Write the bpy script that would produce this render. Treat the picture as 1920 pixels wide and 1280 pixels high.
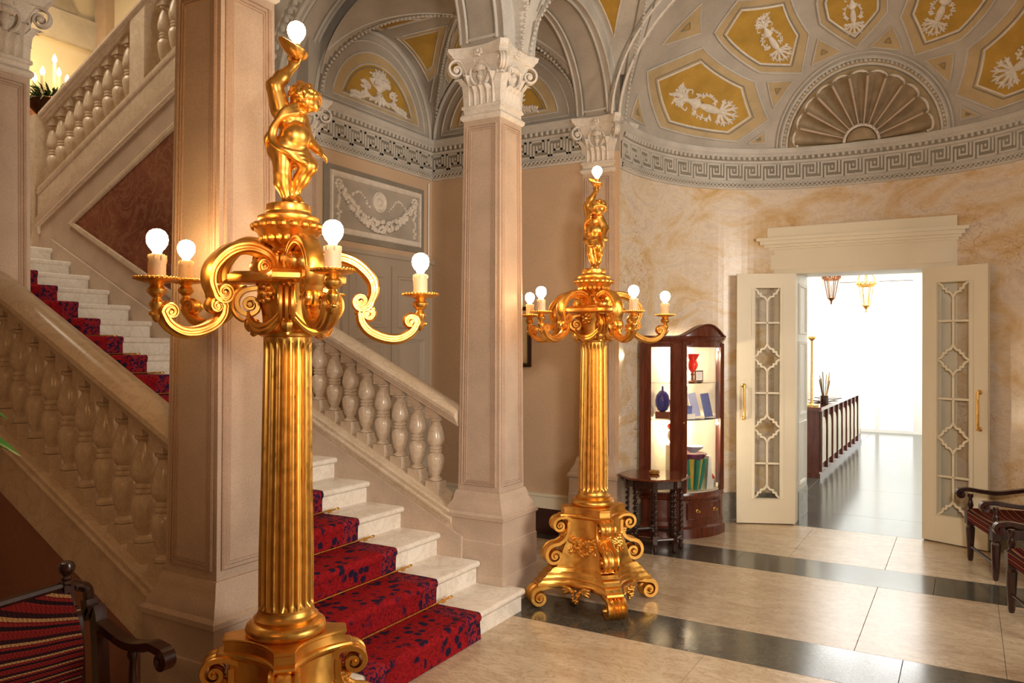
import bpy, bmesh, math, random
import numpy as np
from mathutils import Vector, Matrix
R = math.radians
PI = math.pi
random.seed(7)
S = bpy.context.scene
C = S.collection
for o in list(bpy.data.objects):
    bpy.data.objects.remove(o)

# ------------------------------------------------------------------ camera, world, big lights, exposure
cam = bpy.data.cameras.new('camera')
cam.sensor_width = 36.0
cam.lens = 1462.8/1920*36.0
cam.clip_start = 0.05
cam.clip_end = 200
camo = bpy.data.objects.new('camera', cam)
C.objects.link(camo)
S.camera = camo
ya, pi_, ro = R(30.25), R(0.3646), R(0.2522)
fw = Vector((-math.sin(ya)*math.cos(pi_), math.cos(ya)*math.cos(pi_), math.sin(pi_)))
rt0 = Vector((math.cos(ya), math.sin(ya), 0))
up0 = rt0.cross(fw)
rt = rt0*math.cos(ro)+up0*math.sin(ro)
up = up0*math.cos(ro)-rt0*math.sin(ro)
M = Matrix((rt, up, -fw)).transposed().to_4x4()
M.translation = Vector((0, 0, 1.7))
camo.matrix_world = M

w = bpy.data.worlds.new('world')
S.world = w
w.use_nodes = True
bg = w.node_tree.nodes['Background']
bg.inputs[0].default_value = (1.0, 0.60, 0.33, 1)
bg.inputs[1].default_value = 0.10
S.view_settings.view_transform = 'Standard'
S.view_settings.look = 'None'
S.view_settings.exposure = -0.10
S.view_settings.gamma = 1.0
S.view_settings.use_curve_mapping = False


def area(name, loc, target, sx, sy, power, col):
    l = bpy.data.lights.new(name, 'AREA')
    l.shape = 'RECTANGLE'
    l.size, l.size_y = sx, sy
    l.energy = power
    l.color = col
    o = bpy.data.objects.new(name, l)
    C.objects.link(o)
    o.location = loc
    o.rotation_euler = (Vector(target)-Vector(loc)).to_track_quat('-Z', 'Y').to_euler()
    return o


def point(name, loc, power, col, r=0.04, parent=None):
    l = bpy.data.lights.new(name, 'POINT')
    l.energy = power
    l.color = col
    l.shadow_soft_size = r
    o = bpy.data.objects.new(name, l)
    C.objects.link(o)
    o.location = loc
    if parent:
        o.parent = parent
    return o


# daylight from the tall windows of the wall to the right of the camera
area('window_daylight', (4.4, 3.3, 2.3), (-2.6, 4.0, 1.9), 2.4, 2.6, 300, (1.0, 0.92, 0.80))
# the photographer's lamp beside the camera, turned towards the apse
sl = bpy.data.lights.new('studio_lamp', 'SPOT')
sl.energy = 430
sl.color = (1.0, 0.89, 0.76)
sl.spot_size = R(78)
sl.spot_blend = .5
sl.shadow_soft_size = .16
slo = bpy.data.objects.new('studio_lamp', sl)
C.objects.link(slo)
slo.location = (.45, .35, 2.35)
slo.rotation_euler = (Vector((-2.0, 5.8, 1.9))-Vector(slo.location)).to_track_quat('-Z', 'Y').to_euler()
point('hall_wall_light', (-1.3, -.9, 2.7), 36, (1.0, .46, .15), .12)  # added orange fill, out of view, warming the balusters and pillar faces
# stair hall: added fill light, out of view, brightening the upper flight
area('stair_fill', (-7.6, 3.0, 6.6), (-7.2, 4.0, 2.5), 2.5, 1.6, 105, (1.0, 0.84, 0.62))
# corridor beyond the doors: added lights under the ceiling, unseen, that whiten the walls
area('corridor_fill', (-1.4, 11.0, 3.27), (-1.4, 11.0, 0), 1.6, 3.0, 95, (1.0, 1.0, 0.98))
area('corridor_fill', (-1.4, 15.0, 3.27), (-1.4, 15.0, 0), 1.6, 3.0, 150, (1.0, 1.0, 0.98))

# ------------------------------------------------------------------ mesh helpers


class G:
    """collects vertices and faces of one mesh"""

    def __init__(s):
        s.v = []
        s.f = []

    def add(s, vs, fs, m=None):
        n = len(s.v)
        if m is not None:
            vs = [m @ Vector(p) for p in vs]
        s.v += [tuple(p) for p in vs]
        s.f += [tuple(i+n for i in q) for q in fs]
        return s

    def box(s, x0, x1, y0, y1, z0, z1, m=None):
        vs = [(x, y, z) for x in (x0, x1) for y in (y0, y1) for z in (z0, z1)]
        return s.add(vs, [(0, 1, 3, 2), (4, 6, 7, 5), (0, 4, 5, 1), (2, 3, 7, 6), (0, 2, 6, 4), (1, 5, 7, 3)], m)

    def loft(s, loops, caps=True, closed=True, m=None, ring=False):
        n = len(loops[0])
        vs = [p for l in loops for p in l]
        fs = []
        K = len(loops)
        for k in range(K if ring else K-1):
            a, b = k*n, ((k+1) % K)*n
            for i in range(n if closed else n-1):
                j = (i+1) % n
                fs.append((a+i, a+j, b+j, b+i))
        if caps and closed and not ring:
            fs.append(tuple(range(n-1, -1, -1)))
            fs.append(tuple(range((K-1)*n, K*n)))
        return s.add(vs, fs, m)

    def lathe(s, prof, n=24, m=None, caps=True):
        loops = []
        for r, z in prof:
            r = max(r, 1e-4)
            loops.append([(r*math.cos(2*PI*i/n), r*math.sin(2*PI*i/n), z) for i in range(n)])
        return s.loft(loops, caps, True, m)

    def tube(s, pts, rad, n=8, m=None, caps=True, ring=False):
        pts = [Vector(p) for p in pts]
        K = len(pts)
        if not hasattr(rad, '__len__'):
            rad = [rad]*K
        loops = []
        u = None
        for k in range(K):
            if ring:
                t = pts[(k+1) % K]-pts[k-1]
            else:
                t = pts[min(k+1, K-1)]-pts[max(k-1, 0)]
            t = t.normalized() if t.length > 1e-9 else Vector((0, 0, 1))
            if u is None:
                a = Vector((0, 0, 1)) if abs(t.z) < .9 else Vector((1, 0, 0))
                u = t.cross(a).normalized()
            else:
                u = u-t*u.dot(t)
                u = u.normalized() if u.length > 1e-6 else t.orthogonal().normalized()
            b = t.cross(u)
            r = rad[k]
            loops.append([pts[k]+u*(r*math.cos(2*PI*i/n))+b*(r*math.sin(2*PI*i/n)) for i in range(n)])
        return s.loft(loops, caps, True, m, ring)

    def sweep(s, pts, sec, nrm, scale=None, m=None, caps=True, ring=False):
        """planar path, section points (a along in-plane normal, b along nrm)"""
        pts = [Vector(p) for p in pts]
        nrm = Vector(nrm).normalized()
        K = len(pts)
        loops = []
        for k in range(K):
            if ring:
                t = (pts[(k+1) % K]-pts[k-1]).normalized()
            else:
                t = (pts[min(k+1, K-1)]-pts[max(k-1, 0)]).normalized()
            a = nrm.cross(t).normalized()
            # miter
            mi = 1.0
            if ring or 0 < k < K-1:
                t1 = (pts[k]-pts[k-1]).normalized()
                t2 = (pts[(k+1) % K]-pts[k]).normalized()
                c = max(-1, min(1, t1.dot(t2)))
                mi = min(1/max(math.sqrt((1+c)/2), .4), 1.8)
            sc = scale[k] if scale is not None else 1
            if not hasattr(sc, '__len__'):
                sc = (sc, sc)
            loops.append([pts[k]+a*(p*mi*sc[0])+nrm*(q*sc[1]) for p, q in sec])
        return s.loft(loops, caps, True, m, ring)

    def ball(s, c, r, nu=10, nv=6, m=None):
        if not hasattr(r, '__len__'):
            r = (r, r, r)
        vs = [(c[0], c[1], c[2]-r[2])]
        for j in range(1, nv):
            t = -PI/2+PI*j/nv
            for i in range(nu):
                a = 2*PI*i/nu
                vs.append((c[0]+r[0]*math.cos(t)*math.cos(a), c[1]+r[1]*math.cos(t)*math.sin(a), c[2]+r[2]*math.sin(t)))
        vs.append((c[0], c[1], c[2]+r[2]))
        fs = [(0, 1+(i+1) % nu, 1+i) for i in range(nu)]
        for j in range(nv-2):
            for i in range(nu):
                a, b = 1+j*nu+i, 1+j*nu+(i+1) % nu
                fs.append((a, b, b+nu, a+nu))
        L = len(vs)-1
        b0 = 1+(nv-2)*nu
        fs += [(b0+i, b0+(i+1) % nu, L) for i in range(nu)]
        return s.add(vs, fs, m)

    def grid(s, fn, nu, nv, m=None):
        vs = [fn(i/nu, j/nv) for j in range(nv+1) for i in range(nu+1)]
        fs = []
        for j in range(nv):
            for i in range(nu):
                a = j*(nu+1)+i
                fs.append((a, a+1, a+nu+2, a+nu+1))
        return s.add(vs, fs, m)

    def prism(s, poly, h0, h1, axis='z', m=None):
        if axis == 'z':
            f = lambda p, h: (p[0], p[1], h)
        elif axis == 'y':
            f = lambda p, h: (p[0], h, p[1])
        else:
            f = lambda p, h: (h, p[0], p[1])
        return s.loft([[f(p, h0) for p in poly], [f(p, h1) for p in poly]], True, True, m)

    def mesh(s, name, mt, sharp=38):
        me = bpy.data.meshes.new(name)
        me.from_pydata(s.v, [], s.f)
        me.validate()
        bm = bmesh.new()
        bm.from_mesh(me)
        bmesh.ops.recalc_face_normals(bm, faces=bm.faces)
        bm.to_mesh(me)
        bm.free()
        me.polygons.foreach_set('use_smooth', [True]*len(me.polygons))
        me.set_sharp_from_angle(angle=R(sharp))
        if mt:
            me.materials.append(mt)
        return me

    def obj(s, name, mt, parent=None, loc=None, rz=None, sharp=38, **kw):
        o = bpy.data.objects.new(name, s.mesh(name, mt, sharp))
        C.objects.link(o)
        if parent:
            o.parent = parent
        if loc:
            o.location = loc
        if rz is not None:
            o.rotation_euler = (0, 0, rz)
        for k, v in kw.items():
            o[k] = v
        return o


def inst(src, parent=None, loc=None, rot=None, scale=None, **kw):
    o = src.copy()
    C.objects.link(o)
    o.parent = parent
    if loc is not None:
        o.location = loc
    if rot is not None:
        o.rotation_euler = rot
    if scale is not None:
        o.scale = scale
    for k, v in kw.items():
        o[k] = v
    return o


def thing(name, label, cat, loc=(0, 0, 0), rz=0, group=None):
    o = bpy.data.objects.new(name, None)
    o.empty_display_size = .1
    C.objects.link(o)
    o.location = loc
    o.rotation_euler = (0, 0, rz)
    o['label'] = label
    o['category'] = cat
    if group:
        o['group'] = group
    return o


def struct(name):
    o = bpy.data.objects.new(name, None)
    C.objects.link(o)
    o['kind'] = 'structure'
    return o


def copy_tree(o, parent=None):
    c = o.copy()
    C.objects.link(c)
    c.parent = parent
    for ch in list(o.children):
        copy_tree(ch, c)
    return c


def arc(c, r, a0, a1, n):
    return [(c[0]+r*math.cos(a0+(a1-a0)*i/n), c[1]+r*math.sin(a0+(a1-a0)*i/n)) for i in range(n+1)]


def spiral(c, r0, r1, a0, turns, n):
    """2D points from radius r0 to r1 round c, starting at angle a0, signed turns"""
    out = []
    for i in range(n+1):
        t = i/n
        r = r0*(r1/r0)**t
        a = a0+turns*2*PI*t
        out.append((c[0]+r*math.cos(a), c[1]+r*math.sin(a)))
    return out


def smooth_path(pts, n=6):
    """Catmull-Rom through points of any dimension"""
    P = [np.array(p, float) for p in pts]
    P = [2*P[0]-P[1]]+P+[2*P[-1]-P[-2]]
    out = []
    for i in range(1, len(P)-2):
        for k in range(n):
            t = k/n
            a, b, c, d = P[i-1], P[i], P[i+1], P[i+2]
            out.append(tuple(.5*(2*b+(c-a)*t+(2*a-5*b+4*c-d)*t*t+(3*b-a-3*c+d)*t**3)))
    out.append(tuple(P[-2]))
    return out


def concave_sq(rd, ch, sag, n=8):
    """square with corners on the diagonals at distance rd, clipped by ch, sides bowed inwards by sag"""
    out = []
    for k in range(4):
        a = PI/4+k*PI/2
        d = Vector((math.cos(a), math.sin(a), 0))
        t = Vector((-math.sin(a), math.cos(a), 0))
        p1 = d*rd+t*ch
        a2 = a+PI/2
        d2 = Vector((math.cos(a2), math.sin(a2), 0))
        t2 = Vector((-math.sin(a2), math.cos(a2), 0))
        p2 = d2*rd-t2*ch
        am = a+PI/4
        inw = -Vector((math.cos(am), math.sin(am), 0))
        out.append(tuple(d*rd-t*ch)[:2])
        for i in range(n):
            s = i/n
            q = p1.lerp(p2, s)+inw*(sag*4*s*(1-s))
            out.append((q.x, q.y))
    return out


# ------------------------------------------------------------------ materials


class N:
    def __init__(s, name):
        s.m = bpy.data.materials.new(name)
        s.m.use_nodes = True
        s.t = s.m.node_tree
        s.b = s.t.nodes['Principled BSDF']
        s.tc = s.t.nodes.new('ShaderNodeTexCoord').outputs['Object']

    def n(s, k, **kw):
        x = s.t.nodes.new(k)
        for a, v in kw.items():
            if isinstance(a, str) and hasattr(x, a):
                setattr(x, a, v)
        return x

    def ln(s, a, b):
        s.t.links.new(a, b)

    def map(s, sc=(1, 1, 1), rot=(0, 0, 0), src=None):
        x = s.n('ShaderNodeMapping')
        s.ln(src or s.tc, x.inputs[0])
        x.inputs['Scale'].default_value = sc
        x.inputs['Rotation'].default_value = rot
        return x.outputs[0]

    def noise(s, scale, det=4, rough=.55, dist=0, vec=None):
        x = s.n('ShaderNodeTexNoise')
        s.ln(vec or s.tc, x.inputs['Vector'])
        x.inputs['Scale'].default_value = scale
        x.inputs['Detail'].default_value = det
        x.inputs['Roughness'].default_value = rough
        x.inputs['Distortion'].default_value = dist
        return x.outputs['Fac']

    def voro(s, scale, vec=None, feat='F1', out='Distance'):
        x = s.n('ShaderNodeTexVoronoi')
        x.feature = feat
        s.ln(vec or s.tc, x.inputs['Vector'])
        x.inputs['Scale'].default_value = scale
        return x.outputs[out]

    def ramp(s, fac, stops, interp='LINEAR'):
        x = s.n('ShaderNodeValToRGB')
        x.color_ramp.interpolation = interp
        e = x.color_ramp.elements
        while len(e) < len(stops):
            e.new(.5)
        for i, (p, c) in enumerate(stops):
            e[i].position = p
            e[i].color = (c[0], c[1], c[2], 1) if hasattr(c, '__len__') else (c, c, c, 1)
        s.ln(fac, x.inputs[0])
        return x.outputs[0]

    def mix(s, fac, a, b, mode='MIX'):
        x = s.n('ShaderNodeMix')
        x.data_type = 'RGBA'
        x.blend_type = mode
        for v, i in ((fac, 0), (a, 6), (b, 7)):
            if hasattr(v, 'is_linked') or hasattr(v, 'links'):
                s.ln(v, x.inputs[i])
            elif hasattr(v, '__len__'):
                x.inputs[i].default_value = (v[0], v[1], v[2], 1)
            else:
                x.inputs[i].default_value = v
        return x.outputs[2]

    def math(s, op, a, b=0.0):
        x = s.n('ShaderNodeMath')
        x.operation = op
        for v, i in ((a, 0), (b, 1)):
            if hasattr(v, 'links'):
                s.ln(v, x.inputs[i])
            else:
                x.inputs[i].default_value = v
        return x.outputs[0]

    def col(s, c):
        if hasattr(c, 'links'):
            s.ln(c, s.b.inputs['Base Color'])
        else:
            s.b.inputs['Base Color'].default_value = (c[0], c[1], c[2], 1)
        return s

    def set(s, **kw):
        for k, v in kw.items():
            i = s.b.inputs[k.replace('_', ' ')]
            if hasattr(v, 'links'):
                s.ln(v, i)
            else:
                i.default_value = v
        return s

    def bump(s, h, strength=.2, dist=.01):
        x = s.n('ShaderNodeBump')
        x.inputs['Strength'].default_value = strength
        x.inputs['Distance'].default_value = dist
        s.ln(h, x.inputs['Height'])
        s.ln(x.outputs[0], s.b.inputs['Normal'])
        return s


def speckled(name, c, var=.12, rough=.5, sc=(6, 90), bump=.08, spec=.3):
    k = N(name)
    d = tuple(x*(1-var) for x in c)
    l = tuple(min(1, x*(1+var*.7)) for x in c)
    a = k.ramp(k.noise(sc[0], 5), [(.3, d), (.7, l)])
    b = k.ramp(k.noise(sc[1], 2), [(.35, .86), (.65, 1.0)])
    k.col(k.mix(1.0, a, b, 'MULTIPLY'))
    k.set(Roughness=rough, Specular_IOR_Level=spec)
    k.bump(k.noise(sc[1]*.7, 3), bump, .004)
    return k.m


def metal(name, c, rough=.25, var=.25, bump=.06):
    k = N(name)
    k.col(k.ramp(k.noise(14, 5), [(.3, tuple(x*(1-var) for x in c)), (.7, c)]))
    k.set(Metallic=1.0, Roughness=k.ramp(k.noise(30, 3), [(.3, rough*.8), (.7, rough*1.35)]))
    k.bump(k.noise(45, 3), bump, .006)
    return k.m


def paint(name, c, rough):
    k = N(name)
    k.col(k.ramp(k.noise(3, 4), [(.3, tuple(x*.95 for x in c)), (.7, c)]))
    k.set(Roughness=rough, Specular_IOR_Level=.4)
    return k.m


MT = {}
MT['gold'] = metal('gold_leaf', (.90, .47, .105), .34, .20, .035)
MT['brass'] = metal('brass', (.85, .52, .16), .28, .15, .02)
MT['stone'] = speckled('pillar_stone', (.60, .46, .355), .12, .42, (5, 120), .05, .4)
MT['stone_trim'] = speckled('pillar_edge_stone', (.52, .36, .26), .12, .45, (5, 120), .05, .4)
MT['stucco'] = speckled('white_stucco', (.80, .73, .64), .12, .6, (16, 120), .12)
MT['rib'] = speckled('warm_grey_rib_plaster', (.53, .475, .41), .14, .75, (4, 140), .1, .2)
MT['grey'] = speckled('grey_plaster', (.47, .42, .36), .14, .75, (4, 140), .1, .2)
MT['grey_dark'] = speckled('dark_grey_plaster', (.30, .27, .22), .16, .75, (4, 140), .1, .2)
MT['grey_light'] = speckled('pale_grey_plaster', (.62, .585, .53), .12, .7, (5, 140), .1, .2)
MT['tan'] = speckled('tan_plaster', (.56, .42, .235), .14, .75, (5, 140), .1, .2)
MT['ochre'] = speckled('ochre_plaster', (.52, .31, .060), .2, .7, (5, 140), .1, .2)
MT['wallpink'] = speckled('peach_wall_fabric', (.66, .48, .33), .05, .8, (3, 160), .12, .15)
MT['cream'] = paint('cream_paint', (.83, .76, .60), .42)
MT['white'] = paint('white_paint', (.88, .86, .80), .45)
MT['greypaint'] = paint('grey_door_paint', (.45, .385, .31), .5)
MT['dark_wood'] = None


def wood(name, c, d, rough=.22, sc=3):
    k = N(name)
    v = k.map((14, 14, 1.2))
    k.col(k.ramp(k.noise(sc, 6, .6, 1.5, v), [(.3, d), (.7, c)]))
    k.set(Roughness=rough, Coat_Weight=.35, Coat_Roughness=.12)
    k.bump(k.noise(sc*6, 3, .5, 0, v), .03, .003)
    return k.m


MT['mahogany'] = wood('mahogany', (.16, .032, .012), (.055, .010, .005))
MT['dark_wood'] = wood('dark_stained_wood', (.050, .014, .008), (.016, .005, .004), .25)


def marble(name, base, light, vein, vs=2.0, rough=.12, amount=.5, stretch=(1, 1, 1), dots=None, spec=.5):
    k = N(name)
    v = k.map(stretch)
    a = k.ramp(k.noise(vs, 7, .62, 1.2, v), [(.3, base), (.68, light)])
    n1 = k.noise(vs*1.7, 8, .65, 2.2, v)
    vv = k.math('ABSOLUTE', k.math('SUBTRACT', n1, .5))
    f = k.ramp(vv, [(0, amount), (.045, 0)])
    c = k.mix(f, a, vein)
    n2 = k.noise(vs*5.5, 6, .7, 2.0, v)
    f2 = k.ramp(k.math('ABSOLUTE', k.math('SUBTRACT', n2, .5)), [(0, amount*.55), (.03, 0)])
    c = k.mix(f2, c, vein)
    k.col(c)
    k.set(Roughness=rough, Specular_IOR_Level=spec)
    k.bump(k.noise(40, 3), .015, .003)
    return k.m


MT['step'] = marble('white_step_marble', (.72, .64, .55), (.86, .80, .71), (.42, .35, .28), 2.2, .25, .28)
MT['rail'] = marble('balustrade_marble', (.60, .47, .335), (.74, .61, .47), (.36, .23, .14), 2.5, .22, .30)
MT['floor'] = marble('beige_floor_marble', (.52, .395, .265), (.71, .595, .44), (.30, .19, .10), 3.4, .25, .48, (.8, 1.9, 1), None, .32)
MT['floordark'] = marble('dark_green_marble', (.038, .036, .030), (.085, .08, .062), (.20, .19, .15), 6, .16, .30)
MT['redmarble'] = marble('red_wall_marble', (.15, .040, .022), (.27, .10, .055), (.42, .24, .13), 1.6, .2, .35)
MT['basemarble'] = marble('grey_base_marble', (.16, .145, .115), (.28, .26, .21), (.4, .38, .32), 4, .2, .3)


def breccia():
    k = N('yellow_breccia_marble')
    v = k.map((1, 1, 1.7), (0, .5, 0))
    a = k.ramp(k.noise(1.5, 7, .62, 1.6, v), [(.26, (.56, .33, .11)), (.42, (.70, .52, .31)), (.55, (.77, .66, .54)), (.68, (.66, .56, .46)), (.8, (.74, .64, .53))])
    w_ = k.noise(2.2, 4, .6, 0, v)
    off = k.n('ShaderNodeVectorMath')
    off.operation = 'ADD'
    k.ln(v, off.inputs[0])
    k.ln(w_, off.inputs[1])
    d = k.voro(8.5, off.outputs[0], 'DISTANCE_TO_EDGE')
    mask = k.ramp(k.noise(1.1, 3, .5, 0), [(.47, 0), (.60, 1)])
    f = k.mix(1, k.ramp(d, [(0, .80), (.045, 0)]), mask, 'MULTIPLY')
    c = k.mix(f, a, (.36, .17, .09))
    n2 = k.noise(3.2, 8, .68, 2.4, v)
    f2 = k.ramp(k.math('ABSOLUTE', k.math('SUBTRACT', n2, .5)), [(0, .30), (.025, 0)])
    c = k.mix(f2, c, (.42, .28, .19))
    k.col(c)
    k.set(Roughness=.22)
    return k.m


MT['breccia'] = breccia()


def plain(name, c, rough=.5, **kw):
    k = N(name)
    k.col(k.ramp(k.noise(12, 3), [(.3, tuple(x*.9 for x in c)), (.7, c)]))
    k.set(Roughness=rough, **kw)
    return k.m


def glow(name, c, s):
    k = N(name)
    k.col(c)
    k.set(Emission_Color=(c[0], c[1], c[2], 1), Emission_Strength=s)
    return k.m


def glassy(name, c=(1, 1, 1), rough=.03, alpha=.22):
    k = N(name)
    g = k.n('ShaderNodeBsdfGlossy')
    g.inputs['Roughness'].default_value = rough
    g.inputs['Color'].default_value = (1, 1, 1, 1)
    t = k.n('ShaderNodeBsdfTransparent')
    t.inputs['Color'].default_value = (c[0], c[1], c[2], 1)
    x = k.n('ShaderNodeMixShader')
    fr = k.n('ShaderNodeFresnel')
    fr.inputs[0].default_value = 1.5
    k.ln(fr.outputs[0], x.inputs[0])
    k.ln(t.outputs[0], x.inputs[1])
    k.ln(g.outputs[0], x.inputs[2])
    k.ln(x.outputs[0], k.t.nodes['Material Output'].inputs['Surface'])
    return k.m


MT['glass'] = glassy('clear_glass', (.985, .99, .985))
MT['bulb'] = glow('lit_bulb_glass', (1.0, .60, .24), 95)
MT['candle'] = plain('ivory_candle_sleeve', (.80, .58, .36), .5)
MT['dark_wall'] = speckled('dark_dado_paint', (.10, .055, .04), .15, .5, (4, 60))
MT['blackskirt'] = plain('dark_skirting_paint', (.055, .022, .016), .35)
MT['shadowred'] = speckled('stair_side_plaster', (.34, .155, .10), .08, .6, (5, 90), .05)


def carpet():
    k = N('red_patterned_carpet')
    v = k.map((1, 1, 1))
    d = k.voro(17, v)
    n1 = k.noise(30, 4, .6, 1.5)
    f1 = k.ramp(k.math('ADD', d, k.math('MULTIPLY', n1, .40)), [(.55, 1), (.66, 0)], 'LINEAR')
    big = k.ramp(k.noise(7, 3, .5, .6), [(.43, 0), (.50, 1)])
    f = k.mix(1, f1, big, 'MULTIPLY')
    red = k.ramp(k.noise(60, 3), [(.3, (.17, .005, .008)), (.7, (.34, .012, .016))])
    c = k.mix(f, red, (.018, .010, .030))
    sm = k.ramp(k.voro(26, v), [(.10, .85), (.2, 0)])
    c = k.mix(sm, c, (.04, .004, .012))
    # border bands along both long edges: the runner is one metre wide, its own y runs -0.5..0.5
    sep = k.n('ShaderNodeSeparateXYZ')
    k.ln(k.tc, sep.inputs[0])
    ay = k.math('ABSOLUTE', sep.outputs[1])
    edge = k.ramp(ay, [(.355, 0), (.36, 1)], 'LINEAR')
    bc = k.mix(k.ramp(k.noise(38, 3, .5, 1), [(.45, 0), (.52, 1)]), (.030, .012, .045), (.30, .02, .025))
    c = k.mix(edge, c, bc)
    k.col(c)
    k.set(Roughness=.95, Specular_IOR_Level=.1)
    k.bump(k.noise(220, 2), .4, .004)
    return k.m


MT['carpet'] = carpet()


def stripes():
    k = N('striped_red_upholstery')
    sep = k.n('ShaderNodeSeparateXYZ')
    wob = k.noise(3, 2)
    k.ln(k.tc, sep.inputs[0])
    z = k.math('ADD', k.math('ADD', sep.outputs[2], k.math('MULTIPLY', sep.outputs[0], .75)), k.math('MULTIPLY', wob, .010))
    fr = k.math('FRACT', k.math('MULTIPLY', z, 27.0))
    c = k.ramp(fr, [(0, (.20, .015, .014)), (.30, (.24, .025, .02)), (.34, (.02, .006, .01)), (.46, (.02, .006, .01)), (.5, (.22, .02, .02)), (.62, (.14, .01, .012)), (.66, (.42, .25, .10)), (.76, (.42, .25, .10)), (.8, (.03, .008, .012)), (.9, (.03, .008, .01))], 'CONSTANT')
    chk = k.n('ShaderNodeTexChecker')
    k.ln(k.map((1, 1, 1)), chk.inputs[0])
    chk.inputs['Scale'].default_value = 160
    chk.inputs[1].default_value = (1, 1, 1, 1)
    chk.inputs[2].default_value = (.55, .45, .45, 1)
    k.col(k.mix(1, c, chk.outputs[0], 'MULTIPLY'))
    k.set(Roughness=.9, Specular_IOR_Level=.15)
    k.bump(k.noise(200, 2), .3, .003)
    return k.m


MT['stripe'] = stripes()

# ================================================================== SETTING
# ------------------------------------------------------------------ floor
RISE, RUN = 0.1465, 0.3095


def XN(k):
    return -2.1395-RUN*k


floor = struct('floor')
G().box(-10.15, -8.1, 4.56, 6.3, 2.4, RISE*18).obj('floor_landing', MT['step'], None, kind='structure')
G().box(-10.6, 4.2, -4, 6.35, -.12, -.02).box(-2.62, .92, 6.35, 8.0, -.12, -.02).obj('floor_bed', MT['floordark'], floor)


def slab(name, x0, x1, y0, y1, mt):
    g = .0012
    b = .002
    G().loft([[(x0+g, y0+g, -.03), (x1-g, y0+g, -.03), (x1-g, y1-g, -.03), (x0+g, y1-g, -.03)],
              [(x0+g, y0+g, -b/2), (x1-g, y0+g, -b/2), (x1-g, y1-g, -b/2), (x0+g, y1-g, -b/2)],
              [(x0+g+b/2, y0+g+b/2, 0), (x1-g-b/2, y0+g+b/2, 0), (x1-g-b/2, y1-g-b/2, 0), (x0+g+b/2, y1-g-b/2, 0)]]).obj(name, mt, floor, sharp=20)


def row(y0, y1, cuts, mt, name):
    for a, b in zip(cuts[:-1], cuts[1:]):
        slab(name, a, b, y0, y1, mt)


YS = [(-1.2, 2.04, 0), (2.04, 2.53, 1), (2.53, 4.2775, 0), (4.2775, 4.7670, 1), (4.7670, 6.1210, 0), (6.1210, 6.6205, 1)]
row(-1.2, 2.04, [-4.6, -3.2, -1.8, -.4, 1.0, 2.4, 3.8], MT['floor'], 'marble_slab')
row(2.04, 2.53, [-4.6, -2.3, -.9, .5, 1.9, 3.8], MT['floordark'], 'dark_marble_slab')
row(2.53, 4.2775, [-2.75, -2.0, -1.255, -.53, .19, 1.6, 3.8], MT['floor'], 'marble_slab')
row(4.2775, 4.7670, [-4.6, -3.2, -1.7, -.3, 1.1, 2.5, 3.8], MT['floordark'], 'dark_marble_slab')
row(4.7670, 6.1210, [-4.6, -3.3, -2.0, -.547, .18, 1.6, 3.0], MT['floor'], 'marble_slab')
row(6.1210, 6.3, [-4.6, -3.3, -2.62], MT['floordark'], 'dark_marble_slab')
row(6.1210, 6.6205, [-2.62, -1.6, -.2, .95], MT['floordark'], 'dark_marble_slab')
row(6.6205, 7.84, [-2.62, -1.25, -.543, .18, .95], MT['floor'], 'marble_slab')
for (a, b, c, d) in [(-1.75, -.2, 7.84, 8.6), (-2.7, -1.65, 8.6, 9.4), (-1.65, -.27, 8.6, 10.2), (-2.7, -1.65, 9.4, 10.2), (-2.7, -1.65, 10.2, 13), (-1.65, -.27, 10.2, 13), (-2.7, -1.65, 13, 17.6), (-1.65, -.27, 13, 17.6)]:
    slab('dark_marble_slab', a, b, c, d, MT['floordark'])
G().box(-2.75, -.10, 7.84, 17.8, -.12, -.022).obj('corridor_bed', MT['floordark'], floor)

# ------------------------------------------------------------------ vault constants
AX, AY, AA, AB, AN = -.85, 6.3, 1.75, 1.7, 2.3      # apse centre and half axes
AZ, AH = 3.62, 1.40


def dome(dl, t, off=0.0):
    """dl degrees left of the door axis, t elevation in degrees, off inwards"""
    ph, tt = R(91+dl), R(t)
    c, s = math.cos(ph), math.sin(ph)
    k = (abs(c)**AN+abs(s)**AN)**(-1/AN)
    x, y, z = AA*k*c*math.cos(tt), AB*k*s*math.cos(tt), AH*math.sin(tt)
    if off:
        n = Vector((x/AA**2, y/AB**2, z/AH**2)).normalized()
        x, y, z = x-n.x*off, y-n.y*off, z-n.z*off
    return (AX+x, AY+y, AZ+z)


def apse(ph, off=0.0):
    """plan point of the apse wall at angle ph (radians), inwards by off, and inward normal"""
    c, s = math.cos(ph), math.sin(ph)
    k = (abs(c)**AN+abs(s)**AN)**(-1/AN)
    x, y = AA*k*c, AB*k*s
    n = Vector((math.copysign(abs(x/AA)**(AN-1), x)/AA, (max(y, 0)/AB)**(AN-1)/AB, 0)).normalized()
    return Vector((AX+x-n.x*off, AY+y-n.y*off, 0)), -n


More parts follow.
